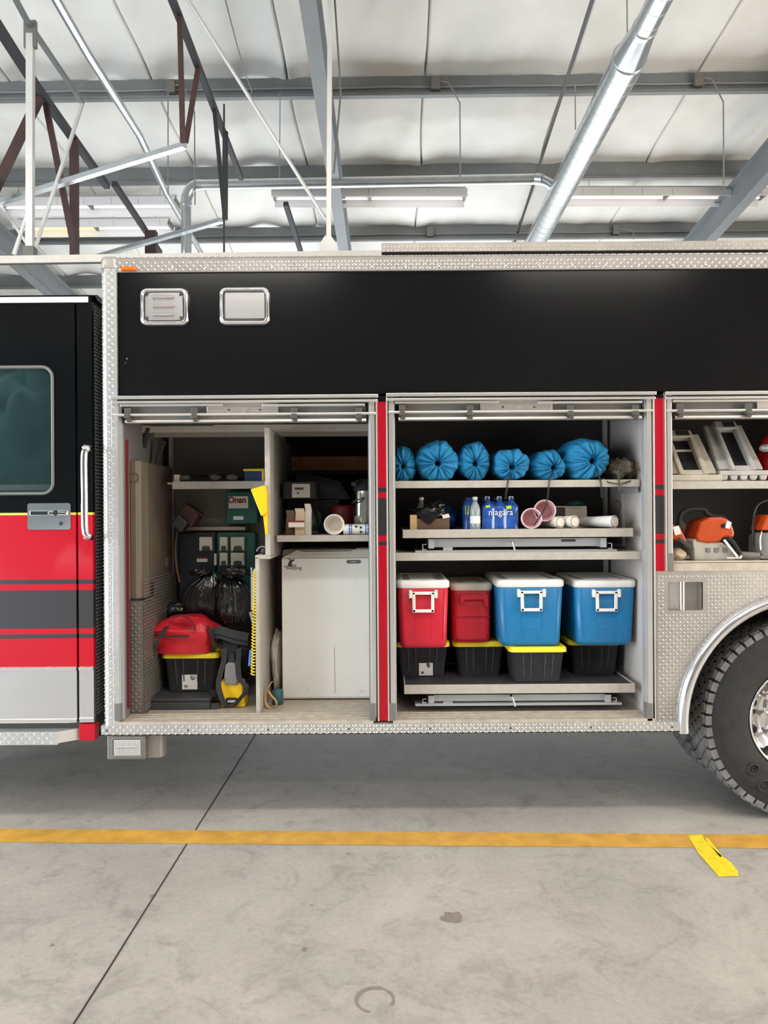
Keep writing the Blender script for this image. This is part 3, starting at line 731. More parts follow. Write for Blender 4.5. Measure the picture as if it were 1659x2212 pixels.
# marker lamp and scene lights
m = MB(); p = P(278, 581, -0.018); m.loft([(-0.004, 0.042, 0.012, 0.011), (0.008, 0.042, 0.012, 0.011), (0.016, 0.036, 0.008, 0.007)], 0, 0)
m.xf(Matrix.Translation(p) @ Matrix.Rotation(PI/2, 4, 'X')); m.build('marker_lamp', 'amber', truck)
def scene_light(px0, py0, px1, py1, kind):
    a0, a1, c0, c1 = R(px0, py0, px1, py1); cx, cz = (a0+a1)/2, (c0+c1)/2; hw, hh_ = (a1-a0)/2, (c1-c0)/2
    XR = Matrix.Translation((cx, 0, cz)) @ Matrix.Rotation(PI/2, 4, 'X')
    m = MB(); rings = [(0.0, hw+0.006, hh_+0.006, 0.035), (0.02, hw+0.004, hh_+0.004, 0.035), (0.03, hw-0.004, hh_-0.004, 0.03), (0.03, hw-0.014, hh_-0.014, 0.022), (0.008, hw-0.016, hh_-0.016, 0.02)]
    m.loft(rings, 0, 0); m.xf(XR); hs = m.build('scene_light', 'chrome', truck)
    m = MB(); m.loft([(0.009, hw-0.018, hh_-0.018, 0.02), (0.0105, hw-0.018, hh_-0.018, 0.02)], 0, 0); m.xf(XR); m.build('backing', 'grey_plastic', hs)
    m = MB()
    if kind == 1:
        m.obox((cx, -0.016, cz), (hw-0.024, 0, 0), (0, 0.006, 0), (0, 0, hh_-0.040)); m.obox((cx, -0.017, cz), (hw-0.040, 0, 0), (0, 0.006, 0), (0, 0, hh_-0.022))
        for j in (-1, 0, 1):
            for i in range(13):
                m.box(cx-0.058+i*0.0085, cx-0.054+i*0.0085, -0.028, -0.022, cz+j*0.045-0.016, cz+j*0.045+0.016)
    else:
        m.obox((cx+0.005, -0.020, cz), (hw-0.026, 0, 0), (0, 0.006, 0), (0, 0, hh_-0.028))
        m.obox((cx-hw+0.035, -0.026, cz), (0.006, 0, 0), (0, 0.003, 0), (0, 0, hh_-0.03)); 
        for i in range(14): m.box(cx-0.06+i*0.011, cx-0.058+i*0.011, -0.0275, -0.025, cz-hh_+0.032, cz+hh_-0.032)
    m.build('reflector', 'reflector', hs)
    if kind == 1:
        for j in (-1, 0, 1):
            m = MB(); m.cyl((cx-0.055, -0.030, cz+j*0.045), (cx+0.052, -0.030, cz+j*0.045), 0.006, 10); m.build('lamp_tube', 'lamp_tube', hs)
    m = MB(); m.loft([(0.031, hw-0.010, hh_-0.010, 0.024), (0.036, hw-0.014, hh_-0.014, 0.024)], 0, 0); m.xf(XR); m.build('lens', 'lens', hs)
scene_light(307, 626, 407, 703, 1); scene_light(477, 624, 582, 702, 2)

# ---- compartments
DEP = {1: 0.80, 2: 0.70, 3: 0.75}
ZC = {}
for k in (1, 2, 3):
    a0, a1, c0, c1 = inner(k); L, Rr, T, Bt = comps[k]
    dep = DEP[k]; zt = P((L+Rr)/2, T+10).z; zb = zfl if k < 3 else P(1550, 1216).z
    ZC[k] = (a0, a1, zb, zt)
    m = MB()
    m.box(a0-0.012, a0, 0.03, dep+0.3, zb-0.02, zt+0.05); m.box(a1, a1+0.012, 0.03, dep+0.3, zb-0.02, zt+0.05, 2 if k == 2 else 0)
    m.box(a0-0.012, a1+0.012, 0.03, dep+0.3, zt+0.03, zt+0.05)
    if k == 1:
        xp = P(590, 1100, 0.3).x
        m.box(a0, xp, dep, dep+0.02, zb, zt+0.03); m.box(xp, a1, dep+0.26, dep+0.28, zb, zt+0.03)
    else: m.box(a0, a1, dep, dep+0.02, zb, zt+0.03)
    m.box(a0-0.012, a1+0.012, 0.03, dep+0.3, zb-0.02, zb, 1)
    m.build('compartment', ['interior' if k == 1 else 'interior_shaded', 'sill', 'interior_lit'], truck)
    # sill with ridges
    m = MB(); zz = zb
    if k < 3:
        for j, yy in enumerate((-0.005, 0.03, 0.062, 0.095)): m.box(a0, a1, yy, yy+0.012, zz, zz+0.004+0.003*j)
        m.box(a0-0.02, a1+0.02, -0.02, 0.12, zs1-0.002, zz+0.003)
    else:
        q0, q1, d0, d1 = R(1452, 1211, 1659, 1233); m.box(a0-0.01, a1+0.01, -0.006, 0.05, d0, d1-0.012); m.box(a0, a1, 0.0, 0.05, d1-0.010, d1-0.001); m.box(a0, a1, 0.012, 0.04, d1-0.012, d1-0.010)
    m.build('sill', 'sill', truck, bev=0.0015)
    # side tracks
    m = MB()
    for sgn, xx in ((1, L), (-1, Rr)):
        y_t, y_b = T+8, Bt
        def cx_(off): return P(xx+sgn*off, (y_t+y_b)/2).x
        zt_, zb_ = P(xx, y_t).z, P(xx, y_b).z + (0 if k < 3 else 0.0)
        m.box(cx_(0), cx_(3), -0.018, 0.02, zb_, zt_, 0)
        m.box(cx_(3), cx_(6), -0.004, 0.02, zb_, zt_, 1)
        m.box(cx_(6), cx_(16), -0.012, 0.04, zb_+0.02, zt_, 0)
        m.box(cx_(16), cx_(19), 0.002, 0.05, zb_, zt_, 2)
        m.build('shutter_track', ['alu_bright', 'dark_metal', 'steel_grey'], truck, bev=0.001); m = MB()
    m = MB()
    for sgn, xx in ((1, L), (-1, Rr)):
        p = P(xx+sgn*12, Bt-20); m.box(p.x-0.016, p.x+0.016, -0.02, 0.03, pz(Bt, xx)+0.0, pz(Bt-38, xx)); 
    build_each(m, 'track_end_cap', 'bracket_grey', truck, bev=0.003)
    # header and rolled-up shutter
    m = MB()
    q0, q1, d0, d1 = R(L-2, T, Rr, T+7); m.box(q0, q1, -0.035, 0.02, d0, d1, 0)
    _, _, e0, e1 = R(L, T+11, Rr, T+16); m.box(q0+0.002, q1-0.002, -0.028, 0.02, e0, e1, 0); m.box(q0+0.006, q1-0.006, -0.012, 0.03, e1, d0, 1)
    m.build('header_rail', ['alu_bright', 'dark_metal'], truck, bev=0.002)
    f = lambda u: L + (Rr-L)*u
    m = MB(); q0, q1, d0, d1 = R(f(0.043), T+21, f(0.955), T+57)
    m.box(q0, q1, 0.025, 0.045, d0, d1, 1)
    _, _, e0, e1 = R(f(0.04), T+50, f(0.96), T+57); m.prism([(0.0, e0), (-0.004, e0+0.004), (0.0, e1), (0.03, e1+0.004), (0.03, e0)], q0, q1, 0, 'yz')
    for ua, ub in ((0.03, 0.415), (0.564, 0.950)):
        s0, s1, g0, g1 = R(f(ua), T+18, f(ub), T+23); m.box(s0, s1, -0.02, 0.03, g0, g1, 2)
    _, _, g0, g1 = R(f(0.3), T+16, f(0.7), T+36); m.box(P(f(0.35), T).x, P(f(0.62), T).x, 0.012, 0.03, g0, g1, 2)
    sh = m.build('roller_shutter', ['alu', 'bracket_grey', 'alu_bright'], truck, bev=0.0015)
    m = MB(); q0, q1, d0, d1 = R(L+3, T+37, Rr-5, T+43); zc = (d0+d1)/2; m.cyl((q0, -0.012, zc), (q1, -0.012, zc), 0.0075, 16); m.build('lift_bar', 'alu_bright', sh)
    for u in (0.048, 0.300, 0.675, 0.918):
        p = P(f(u)+5, T+38); m = MB(); m.box(p.x-0.017, p.x+0.017, -0.016, 0.025, p.z-0.020, p.z+0.028); m.box(p.x-0.014, p.x+0.014, -0.030, 0.01, p.z-0.028, p.z-0.002); m.box(p.x-0.006, p.x+0.016, -0.022, 0.02, p.z-0.042, p.z-0.02); m.build('clamp', 'clamp_grey', sh, bev=0.003)
    m = MB(); p = P(f(0.495), T+31); m.cyl((p.x, 0.0, p.z), (p.x, 0.02, p.z), 0.012, 18); m.cyl((p.x, -0.003, p.z), (p.x, 0.0, p.z), 0.006, 12); m.build('lock', 'alu_bright', sh)
    m = MB()
    for u in (0.435, 0.553): p = P(f(u), T+29); m.cyl((p.x, 0.008, p.z), (p.x, 0.02, p.z), 0.005, 10)
    build_each(m, 'screw', 'dark_metal', sh)
    m = MB(); q0, q1, d0, d1 = R(L+26, T+25, Rr-26, T+60); 
    m.cyl((q0, 0.19, d1+0.04), (q1, 0.19, d1+0.04), 0.10, 28); m.build('shutter_roll', 'dark_metal', sh)

# comp 1: red seals, frame, left wall cover, plates, partition, shelves
a0, a1, zb, zt = ZC[1]
m = MB()
q0, q1, d0, d1 = R(266, 950, 271, 1530, 0.06); m.box(a0+0.0005, a0+0.012, 0.055, 0.07, d0, d1)
m.build('red_seal', 'seal_red', truck)
m = MB(); q0, q1, d0, d1 = R(1386, 925, 1391, 1530, 0.06); e1 = ZC[2][1]; m.box(e1-0.010, e1-0.0005, 0.055, 0.07, d0, d1); m.build('red_seal', 'seal_red', truck)
# beige moulded cover on left wall
m = MB(); xs0 = a0+0.001
zc1, zc0 = P(290, 995, 0.12).z, P(290, 1294, 0.12).z
w1 = P(308, 1150, 0.14).x
prof = [(xs0, 0.12), (w1-0.03, 0.12), (w1-0.005, 0.135), (w1, 0.19), (w1-0.012, 0.22), (w1-0.002, 0.25), (w1-0.012, 0.30), (w1-0.01, 0.76), (xs0, 0.76)]
m.prism(prof, zc0, zc1, 0, 'xy')
m.lathe([(0.022, 0.117), (0.026, 0.115), (0.030, 0.1195)], ((xs0+w1)/2-0.005, 0, zc1-0.09), 'y', 20, caps=False)
cv = m.build('wall_cover', 'beige_cover', truck, bev=0.005)
m = MB(); m.box(w1-0.012, w1-0.004, 0.60, 0.64, zc1-0.60, zc1-0.55); m.build('latch', 'bracket_grey', cv)
# diamond plate box below
zc = P(290, 1298, 0.10).z; xr = P(309, 1420, 0.1).x
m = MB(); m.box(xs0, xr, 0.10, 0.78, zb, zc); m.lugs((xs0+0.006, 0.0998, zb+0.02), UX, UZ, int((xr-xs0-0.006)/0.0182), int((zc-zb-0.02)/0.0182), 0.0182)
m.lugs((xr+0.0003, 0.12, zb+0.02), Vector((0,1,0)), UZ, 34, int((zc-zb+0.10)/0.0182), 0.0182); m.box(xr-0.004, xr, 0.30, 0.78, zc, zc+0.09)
m.build('wall_plate', ['plate_shaded', 'lug_shaded'], truck)
m = MB(); m.box(xs0+0.01, xr-0.02, 0.10, 0.14, zc, zc+0.008); m.build('rubber_cap', 'black_rubber', truck)
# black hooks top-left
m = MB()
for px, py, px2, py2, Y in ((322, 925, 313, 956, 0.35), (354, 952, 339, 992, 0.45)):
    p, q = P(px, py, Y), P(px2, py2, Y); m.bar(p, q, 0.022, 0.03); m.bar(q, q+Vector((0, 0, -0.03)), 0.02, 0.02)
m.box(a0+0.05, a0+0.4, 0.30, 0.33, P(340, 922, 0.35).z, P(340, 908, 0.35).z)
build_each(m, 'wall_hook', 'dark_metal', truck, bev=0.003)
# corner post and inner top beams
m = MB()
for px0, py0, px1, py1, Y in ((366, 925, 374, 1500, 0.74),):
    q0, q1, d0, d1 = R(px0, py0, px1, py1, Y); m.box(q0, q1, Y, Y+0.03, zb, d1)
q0, q1, d0, d1 = R(330, 934, 790, 943, 0.55); m.box(a0, a1, 0.55, 0.58, d0, d1)
q0, q1, d0, d1 = R(345, 917, 790, 933, 0.34); m.box(a0, a1, 0.34, 0.36, d0, d1)
build_each(m, 'inner_beam', 'shelf_paint', truck)
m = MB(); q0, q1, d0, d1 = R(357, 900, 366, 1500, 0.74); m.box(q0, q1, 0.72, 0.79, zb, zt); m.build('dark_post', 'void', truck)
# partition
pf0, pf1 = P(572, 1060, 0.13).x, P(583.5, 1060, 0.13).x
zpt = P(578, 923, 0.13).z; zps = P(578, 1203, 0.13).z
pl0, pl1 = P(552, 1370, 0.13).x, P(561, 1370, 0.13).x
m = MB()
m.box(pf0, pf1, 0.13, DEP[1], zps, zpt)
m.box(pl0, pl1, 0.13, DEP[1], zb, zps)
m.box(pl0, pf1, 0.13, DEP[1], zps-0.012, zps+0.010)
m.build('partition', 'shelf_paint', truck, bev=0.004)
m = MB(); m.box(pf1, pf1+0.012, 0.28, 1.04, zps, zpt-0.02); m.build('partition_liner', 'interior', truck)
# shelf left part
q0, q1, d0, d1 = R(376, 1041, 572, 1056, 0.45); zshL = d1
m = MB(); m.box(P(372,1050,0.45).x, pf0-0.001, 0.45, 0.465, d0, d1+0.004); m.box(a0+0.10, pf0-0.001, 0.465, DEP[1]-0.001, d1-0.012, d1); m.build('shelf', 'shelf_paint', truck, bev=0.002)
# shelf right part above fridge
q0, q1, d0, d1 = R(598, 1156, 798, 1170, 0.25); zshR = d1 - 0.002; Ysh = 0.25
m = MB(); m.box(q0, a1-0.001, 0.25, 0.265, d0, d1); m.box(q0, a1-0.001, 0.265, 1.05, d1-0.014, d1-0.002); m.build('shelf', 'shelf_paint', truck, bev=0.002)
m = MB(); q0, q1, d0, d1 = R(628, 986, 795, 1016, 0.95); m.box(q0-0.02, a1-0.001, 0.95, 0.97, d0, d1); m.build('wood_rail', 'wood', truck)
m = MB(); q0, q1, d0, d1 = R(628, 945, 795, 985, 1.0); m.box(q0-0.1, a1-0.001, 1.0, 1.02, d0, d1+0.02); q0, q1, d0, d1 = R(628, 1024, 795, 1100, 1.0); m.box(q0-0.1, a1-0.001, 1.0, 1.02, d0-0.15, d1); build_each(m, 'shade_sheet', 'void', truck)  # black sheets stand in for the unlit void around the wood rail

# comp 2 shelves and trays
a0, a1, zb, zt = ZC[2]
q0, q1, d0, d1 = R(858, 1038.5, 1382, 1053, 0.08); zsh = d1
m = MB(); m.box(a0+0.001, q1, 0.08, 0.095, d0, d1+0.003); m.box(a0+0.001, q1, 0.095, 0.68, d1-0.012, d1); shf = m.build('shelf', 'shelf_paint', truck, bev=0.002)
m = MB(); m.box(q1-0.008, q1-0.002, 0.10, 0.5, d0-0.03, d0); m.build('shelf_bracket', 'steel_grey', truck)
q0, q1, d0, d1 = R(858, 1193, 1386, 1210, 0.07)
m = MB(); m.box(a0+0.001, a1-0.004, 0.07, 0.085, d0, d1); m.box(a0+0.001, a1-0.004, 0.085, 0.68, d1-0.012, d1-0.001); m.build('shelf', 'shelf_paint', truck, bev=0.002)
zsh3 = d1
def tray(py0, py1, px0, px1, lipdrop, Y=0.10, dep=0.55, back=True):
    q0, q1, d0, d1 = R(px0, py0, px1, py1, Y)
    m = MB(); m.box(q0, q1, Y, Y+0.006, d0, d1); m.box(q0, q0+0.006, Y+0.006, Y+dep, d0, d1); m.box(q1-0.006, q1, Y+0.006, Y+dep, d0, d1); m.box(q0+0.006, q1-0.006, Y+dep-0.006, Y+dep, d0, d1)
    m.box(q0+0.006, q1-0.006, Y+0.006, Y+dep-0.006, d1-lipdrop-0.006, d1-lipdrop, 1)
    tr = m.build('slide_tray', ['shelf_paint', 'mat_grey'], truck, bev=0.0015)
    return tr, (q0, q1, Y, Y+dep, d1-lipdrop)
tr1, TB2 = tray(1142.5, 1161, 870, 1368, 0.012)
tr2, TB3 = tray(1478, 1498, 873, 1372, 0.008, 0.10, 0.56)
def slide(tr, y0, y1, ybar, px0, px1, yb, tag_=False):
    q0, q1, d0, d1 = R(px0, y0, px1, y1, 0.14)
    m = MB(); m.box(q0, q1, 0.14, 0.15, d0, d1); m.box(q0, q0+0.03, 0.12, 0.62, d0-0.006, d1); m.box(q1-0.03, q1, 0.12, 0.62, d0-0.006, d1)
    m.box(q0+0.08, q0+0.13, 0.13, 0.16, d0-0.02, d0)
    m.build('slide_rail', 'steel_grey', tr, bev=0.001)
    m = MB(); r0, r1, e0, e1 = R(px0-28, ybar, px1+25, ybar+5, 0.12); m.box(r0, r1, 0.12, 0.60, e0, e1); m.build('base_plate', 'steel_grey', tr)
    for xx, s in ((q0-0.03, 1), (q1+0.03, -1)):
        m = MB(); m.tube([(xx+s*0.02, 0.13, d0+0.016), (xx, 0.13, d0+0.016), (xx, 0.13, e1)], 0.0035, 6); m.tube([(xx+s*0.02, 0.13, e1+0.004), (xx, 0.13, e1+0.004)], 0.0035, 6); m.build('wire_bracket', 'steel_grey', tr)
    m = MB(); p = P(1107, y0+7, 0.09); m.cyl(p, p+Vector((0.012, -0.008, -0.045)), 0.0045, 10); m.cyl(p+Vector((-0.004,0,0)), p+Vector((0.0,0.05,0)), 0.006, 10); m.build('release_lever', 'chrome', tr)
    if tag_:
        m = MB(); p0, p1, g0, g1 = R(1213, 1165, 1243, 1170, 0.138); m.box(p0, p1, 0.137, 0.14, g0, g1); m.build('maker_plate', 'ink', tr)
slide(tr1, 1163, 1181, 1188, 925, 1308, 0, True)
slide(tr2, 1500, 1514, 1519, 925, 1318, 0)
# right wall trims in comp 2
m = MB(); q0, q1, d0, d1 = R(1302, 905, 1308, 1300, 0.66); m.box(q0, q1, 0.62, 0.66, zb, zt); m.box(a1-0.02, a1-0.001, 0.36, 0.38, zsh3+0.02, zsh-0.03); m.build('wall_trim', 'interior_lit', truck)
m = MB(); p = P(1328, 1083, 0.4); m.tube([p, p+Vector((0.015,-0.02,0.004)), p+Vector((0.022,-0.03,-0.02)), p+Vector((0.018,-0.03,-0.06)), p+Vector((-0.01,-0.01,-0.085))], 0.003, 6); m.build('wire', 'dark_metal', truck)
# comp 3 shelf
a0, a1, zb, zt = ZC[3]; q0, q1, d0, d1 = R(1452, 1039, 1659, 1056, 0.06); zsh5 = d1
m = MB(); m.box(a0+0.001, a1-0.001, 0.06, 0.075, d0, d1); m.box(a0+0.001, a1-0.001, 0.075, 0.74, d1-0.012, d1-0.001); m.build('shelf', 'shelf_paint', truck, bev=0.002)

# ---- rear side panel with wheel arch
wc = P(1746, 1568); WX, WZ, WR = wc.x, 0.525, 0.525
RA = 273/417.0
x0 = P(1418, 1400).x; z1 = pz(1233, 1530); z0 = zs0; x1 = XE
h0, h1, g0, g1 = R(1443, 1257, 1518, 1318)
hole = rpoly(h0, h1, g0, g1, 0.004, 2)
def arcpts(Rr, n=40, zlow=None):
    th0 = PI - math.asin(max(-1, min(1, ((zlow if zlow else z0)-WZ)/Rr)))
    th1 = math.asin(((zlow if zlow else z0)-WZ)/Rr)
    return [(WX+Rr*math.cos(th0+(th1-th0)*i/n), WZ+Rr*math.sin(th0+(th1-th0)*i/n)) for i in range(n+1)]
arc = arcpts(RA)
poly = panel_hole((x0, x1, z0, z1), hole, arc + [(x1, z0)])
m = MB(); m.prism(poly, -0.002, 0.012)
def tst(c):
    if (c.x-WX)**2 + (c.z-WZ)**2 < (RA+0.03)**2: return False
    return not (h0-0.012 < c.x < h1+0.012 and g0-0.012 < c.z < g1+0.012)
m.lugs((x0+0.006, -0.0022, z0+0.004), UX, UZ, int((XE-x0-0.01)/0.0182), int((z1-z0-0.01)/0.0182), 0.0182, tst)
m.build('side_panel', 'plate', truck)
m = MB()   # recessed grab pocket
m.box(h0-0.004, h1+0.004, 0.07, 0.075, g0-0.004, g1+0.004); m.box(h0-0.005, h0, 0.0, 0.07, g0, g1); m.box(h1, h1+0.005, 0.0, 0.07, g0, g1); m.box(h0, h1, 0.0, 0.07, g0-0.005, g0); m.box(h0, h1, 0.0, 0.07, g1, g1+0.005)
pk = m.build('grab_pocket', 'alu', truck)
m = MB(); xm = P(1475, 1290).x; m.cyl((xm, 0.012, g0), (xm, 0.012, g1), 0.0135, 20); m.build('grab_bar', 'chrome', pk)
# arch trim tube, slightly flattened
m = MB(); zlow = pz(1581, 1466)
m.tube([(x, -0.012, z) for x, z in arcpts(RA, 64, zlow)], 0.029, 20); m.build('arch_trim', 'polished', truck)
# wheel well
m = MB(); A = arcpts(RA-0.004, 30)
vs = [(x, 0.0, z) for x, z in A] + [(x, 0.85, z) for x, z in A]; n_ = len(A)
m.add(vs, [(i, i+1, n_+i+1, n_+i) for i in range(n_-1)], 0, True); m.add([(x, 0.85, z) for x, z in A], [tuple(range(n_))], 0)
m.build('wheel_well', 'black_rubber', truck)

# ---- dual rear wheels
def wheel(y0, outer):
    W = 0.27; R0 = WR
    m = MB(); prof = [(0.275, y0+0.035), (0.29, y0+0.012), (0.345, y0+0.004), (0.40, y0-0.006), (0.445, y0+0.0), (0.452, y0+0.004), (0.462, y0+0.003), (0.49, y0+0.018), (R0-0.018, y0+0.030), (R0-0.014, y0+0.05), (R0-0.012, y0+W/2), (R0-0.014, y0+W-0.05), (R0-0.03, y0+W-0.02), (0.42, y0+W), (0.275, y0+W-0.03)]
    m.lathe(prof, (WX, 0, WZ), 'y', 96, caps=False); ty = m.build('tyre', 'tyre', truck)
    m = MB(); nb = 52; rows = 5
    for k in range(rows):
        for i in range(nb):
            th = 2*PI*(i + (0.5 if k % 2 else 0))/nb; yc = y0+0.045+k*(W-0.09)/(rows-1)
            u = Vector((math.cos(th), 0, math.sin(th))); t = Vector((-math.sin(th), 0, math.cos(th))); yv = Vector((0,1,0)); c = Vector((WX, yc, WZ)) + u*(R0-0.0125)
            Lh = PI*R0/nb*0.86; wh = 0.0235; h_ = 0.0095
            hexa = [(-Lh, -wh*0.25), (-Lh*0.45, -wh), (Lh*0.45, -wh), (Lh, wh*-0.25), (Lh, wh*0.25), (Lh*0.45, wh), (-Lh*0.45, wh), (-Lh, wh*0.25)]
            A_ = [c + t*a + yv*b for a, b in hexa]; B_ = [c + u*h_ + t*a*0.93 + yv*b*0.9 for a, b in hexa]
            m.add(A_+B_, [tuple(range(8, 16))] + [(j, (j+1)%8, 8+(j+1)%8, 8+j) for j in range(8)], 0)
    for i in range(nb):   # shoulder scallops
        th = 2*PI*(i+0.0)/nb; u = Vector((math.cos(th), 0, math.sin(th))); t = Vector((-math.sin(th), 0, math.cos(th)))
        c = Vector((WX, y0+0.022, WZ)) + u*(R0-0.028)
        m.obox(c, t*PI*R0/nb*0.72, Vector((0, 0.010, 0)), u*0.016)
    m.build('tread', 'tread', ty)
    if outer:
        m = MB(); pr = [(0.276, y0+0.035), (0.284, y0+0.014), (0.274, y0+0.010), (0.268, y0+0.03), (0.258, y0+0.05), (0.25, y0+0.09), (0.20, y0+0.13), (0.175, y0+0.135), (0.14, y0+0.13), (0.125, y0+0.06), (0.10, y0+0.04), (0.0001, y0+0.035)]
        m.lathe(pr, (WX, 0, WZ), 'y', 64, caps=False); rm = m.build('rim', 'chrome', truck)
        for i in range(10):
            th = 2*PI*i/10; m = MB(); c = Vector((WX+0.165*math.cos(th), y0+0.10, WZ+0.165*math.sin(th))); m.cyl(c, c+Vector((0,0.035,0)), 0.017, 6, smooth=False); m.build('lug_nut', 'chrome', rm)
        m = MB()
        for i in range(10):
            th = 2*PI*(i+0.5)/10; c = Vector((WX+0.232*math.cos(th), 0, WZ+0.232*math.sin(th))); m.lathe([(0.0001, y0+0.100), (0.022, y0+0.100), (0.024, y0+0.115)], (c.x, 0, c.z), 'y', 16, caps=False)
        build_each(m, 'hand_hole', 'void', rm)
        # raised letters on the sidewall: the two round O's that show
        m = MB()
        for px, py in ((1628, 1662), (1650, 1697)):
            c = P(px, py, y0-0.004); rad = Vector((c.x-WX, 0, c.z-WZ)).normalized(); tg = Vector((-rad.z, 0, rad.x))
            m.tube([c + rad*0.030*math.cos(a)+tg*0.026*math.sin(a) for a in [2*PI*k/24 for k in range(24)]], 0.0075, 8, closed=True)
            m.tube([c + rad*0.012*math.cos(a)+tg*0.012*math.sin(a) for a in [2*PI*k/16 for k in range(16)]], 0.003, 6, closed=True)
        m.build('sidewall_lettering', 'tyre', ty)
wheel(0.03, True); wheel(0.36, False)

# ---- lower corner light
q0, q1, d0, d1 = R(231, 1583, 313, 1641, -0.02)
m = MB(); m.box(q0, q1, -0.02, 0.10, d0, zs0+0.0); m.loft([(d0+0.003, 0.05, 0.05, 0.03), (zs0, 0.05, 0.05, 0.03)], q1+0.035, 0.05)
lb = m.build('corner_light', 'housing_grey', truck, bev=0.006)
m = MB(); e0, e1, f0, f1 = R(240, 1592, 310, 1638, -0.03); cx, cz = (e0+e1)/2, (f0+f1)/2; XR = Matrix.Translation((cx, -0.02, cz)) @ Matrix.Rotation(PI/2, 4, 'X')
m.loft([(0, (e1-e0)/2, (f1-f0)/2, 0.014), (0.014, (e1-e0)/2-0.002, (f1-f0)/2-0.002, 0.014), (0.014, (e1-e0)/2-0.010, (f1-f0)/2-0.010, 0.010), (0.006, (e1-e0)/2-0.011, (f1-f0)/2-0.011, 0.010)], 0, 0); m.xf(XR); m.build('bezel', 'bracket_grey', lb)
m = MB(); m.box(e0+0.014, e1-0.014, -0.032, -0.026, f0+0.014, f1-0.014)
for i in range(14): m.box(e0+0.02+i*0.0094, e0+0.024+i*0.0094, -0.037, -0.032, f0+0.02, f1-0.02)
m.build('lens', 'reflector', lb); m = MB(); m.cyl((e0+0.035, -0.036, cz+0.004), (e1-0.03, -0.036, cz+0.006), 0.006, 8); m.build('lamp_tube', 'ink_grey', lb)

# ================================================================== CAB
XC = P(200, 1100).x; XD = P(166, 1100).x; XL = -3.3
cy_ = lambda py: P(100, py).z
bands = [(657, 1107.5, 0), (1107.5, 1112.5, 3), (1112.5, 1252, 1), (1252, 1262, 2), (1262, 1275, 1), (1275, 1358, 2), (1358, 1370, 1), (1370, 1379, 2), (1379, 1441, 1)]
cm = ['black_paint', 'red_paint', 'grey_stripe', 'yellow_line']
xdl = XD-0.006; xdr = XD+0.006
m = MB()
for ya, yb, mi in bands: m.box(xdr, XC, 0.0, 0.03, cy_(yb), cy_(ya), mi)
m.build('cab_side', cm, truck)
m = MB()
hx0, hx1, hz0, hz1 = R(-120, 793, 114, 1067); hole = rpoly(hx0, hx1, hz0, hz1, 0.055, 8)
Zb, Zt = cy_(1107.5), cy_(657)
# door skin around the window (slit from left edge)
poly = panel_hole((XL+0.6, xdl, Zb, Zt), hole)
m.prism(poly, 0.0, 0.03, 0)
for ya, yb, mi in bands[1:]: m.box(XL+0.6, xdl, 0.0, 0.03, cy_(yb), cy_(ya), mi)
door = m.build('cab_door', cm, truck)
m = MB(); hp = rpoly(hx0, hx1, hz0, hz1, 0.055, 8); m.tube([(x, -0.001, z) for x, z in hp], 0.008, 8, closed=True); m.build('window_frame', 'bracket_grey', door)
m = MB(); m.prism(rpoly(hx0+0.003, hx1-0.003, hz0+0.003, hz1-0.003, 0.052, 8), 0.010, 0.015); m.build('window_pane', 'tinted_glass', door)
m = MB(); q0, q1, d0, d1 = R(60, 1087, 153, 1144); m.loft([(0, (q1-q0)/2, (d1-d0)/2, 0.012), (0.004, (q1-q0)/2, (d1-d0)/2, 0.012)], 0, 0); m.xf(Matrix.Translation(((q0+q1)/2, 0, (d0+d1)/2)) @ Matrix.Rotation(PI/2, 4, 'X')); hpz = m.build('handle_plate', 'polished', door)
m = MB(); p = P(107, 1108); m.box(P(66,1108).x, P(147,1108).x, -0.012, -0.003, p.z-0.013, p.z+0.012); m.cyl((P(124,1108).x, -0.022, p.z), (P(124,1108).x, -0.004, p.z), 0.014, 18); m.bar((P(107,1108).x, -0.016, p.z), (P(146,1108).x, -0.016, p.z-0.003), 0.010, 0.014); m.build('latch', 'chrome', door, bev=0.003)
m = MB(); p = P(134, 1131); m.cyl((p.x, -0.012, p.z), (p.x, 0.0, p.z), 0.011, 18); m.build('lock', 'chrome', door)
m = MB()     # raised edge of the door skin
m.box(xdl-0.012, xdl, -0.006, 0, Zb-0.8, Zt); m.box(XL+0.6, xdl, -0.006, 0, Zt-0.012, Zt)
# chrome strips and polished lower panel
m = MB()
m.box(XL, xdl, -0.008, 0.0, cy_(1448), cy_(1441)); m.box(xdr, XC, -0.008, 0.0, cy_(1448), cy_(1441)); m.box(XL, xdl, -0.008, 0.0, cy_(1561), cy_(1553)); m.box(xdr, XC, -0.006, 0.0, cy_(1555), cy_(1551)); m.build('chrome_strip', 'chrome', truck, bev=0.002)
m = MB(); m.box(XL+0.6, xdl, 0, 0.03, cy_(1561), cy_(1441)); m.build('lower_panel', 'polished', door)
m = MB(); m.box(xdr, XC, 0, 0.03, cy_(1561), cy_(1441)); m.build('lower_panel', 'polished', truck)
m = MB(); q0, q1, d0, d1 = R(171, 1565, 205, 1600, -0.01); m.box(q0, q1, -0.01, 0.05, d0, d1); m.build('reflective_flap', 'red_paint', truck, bev=0.003)
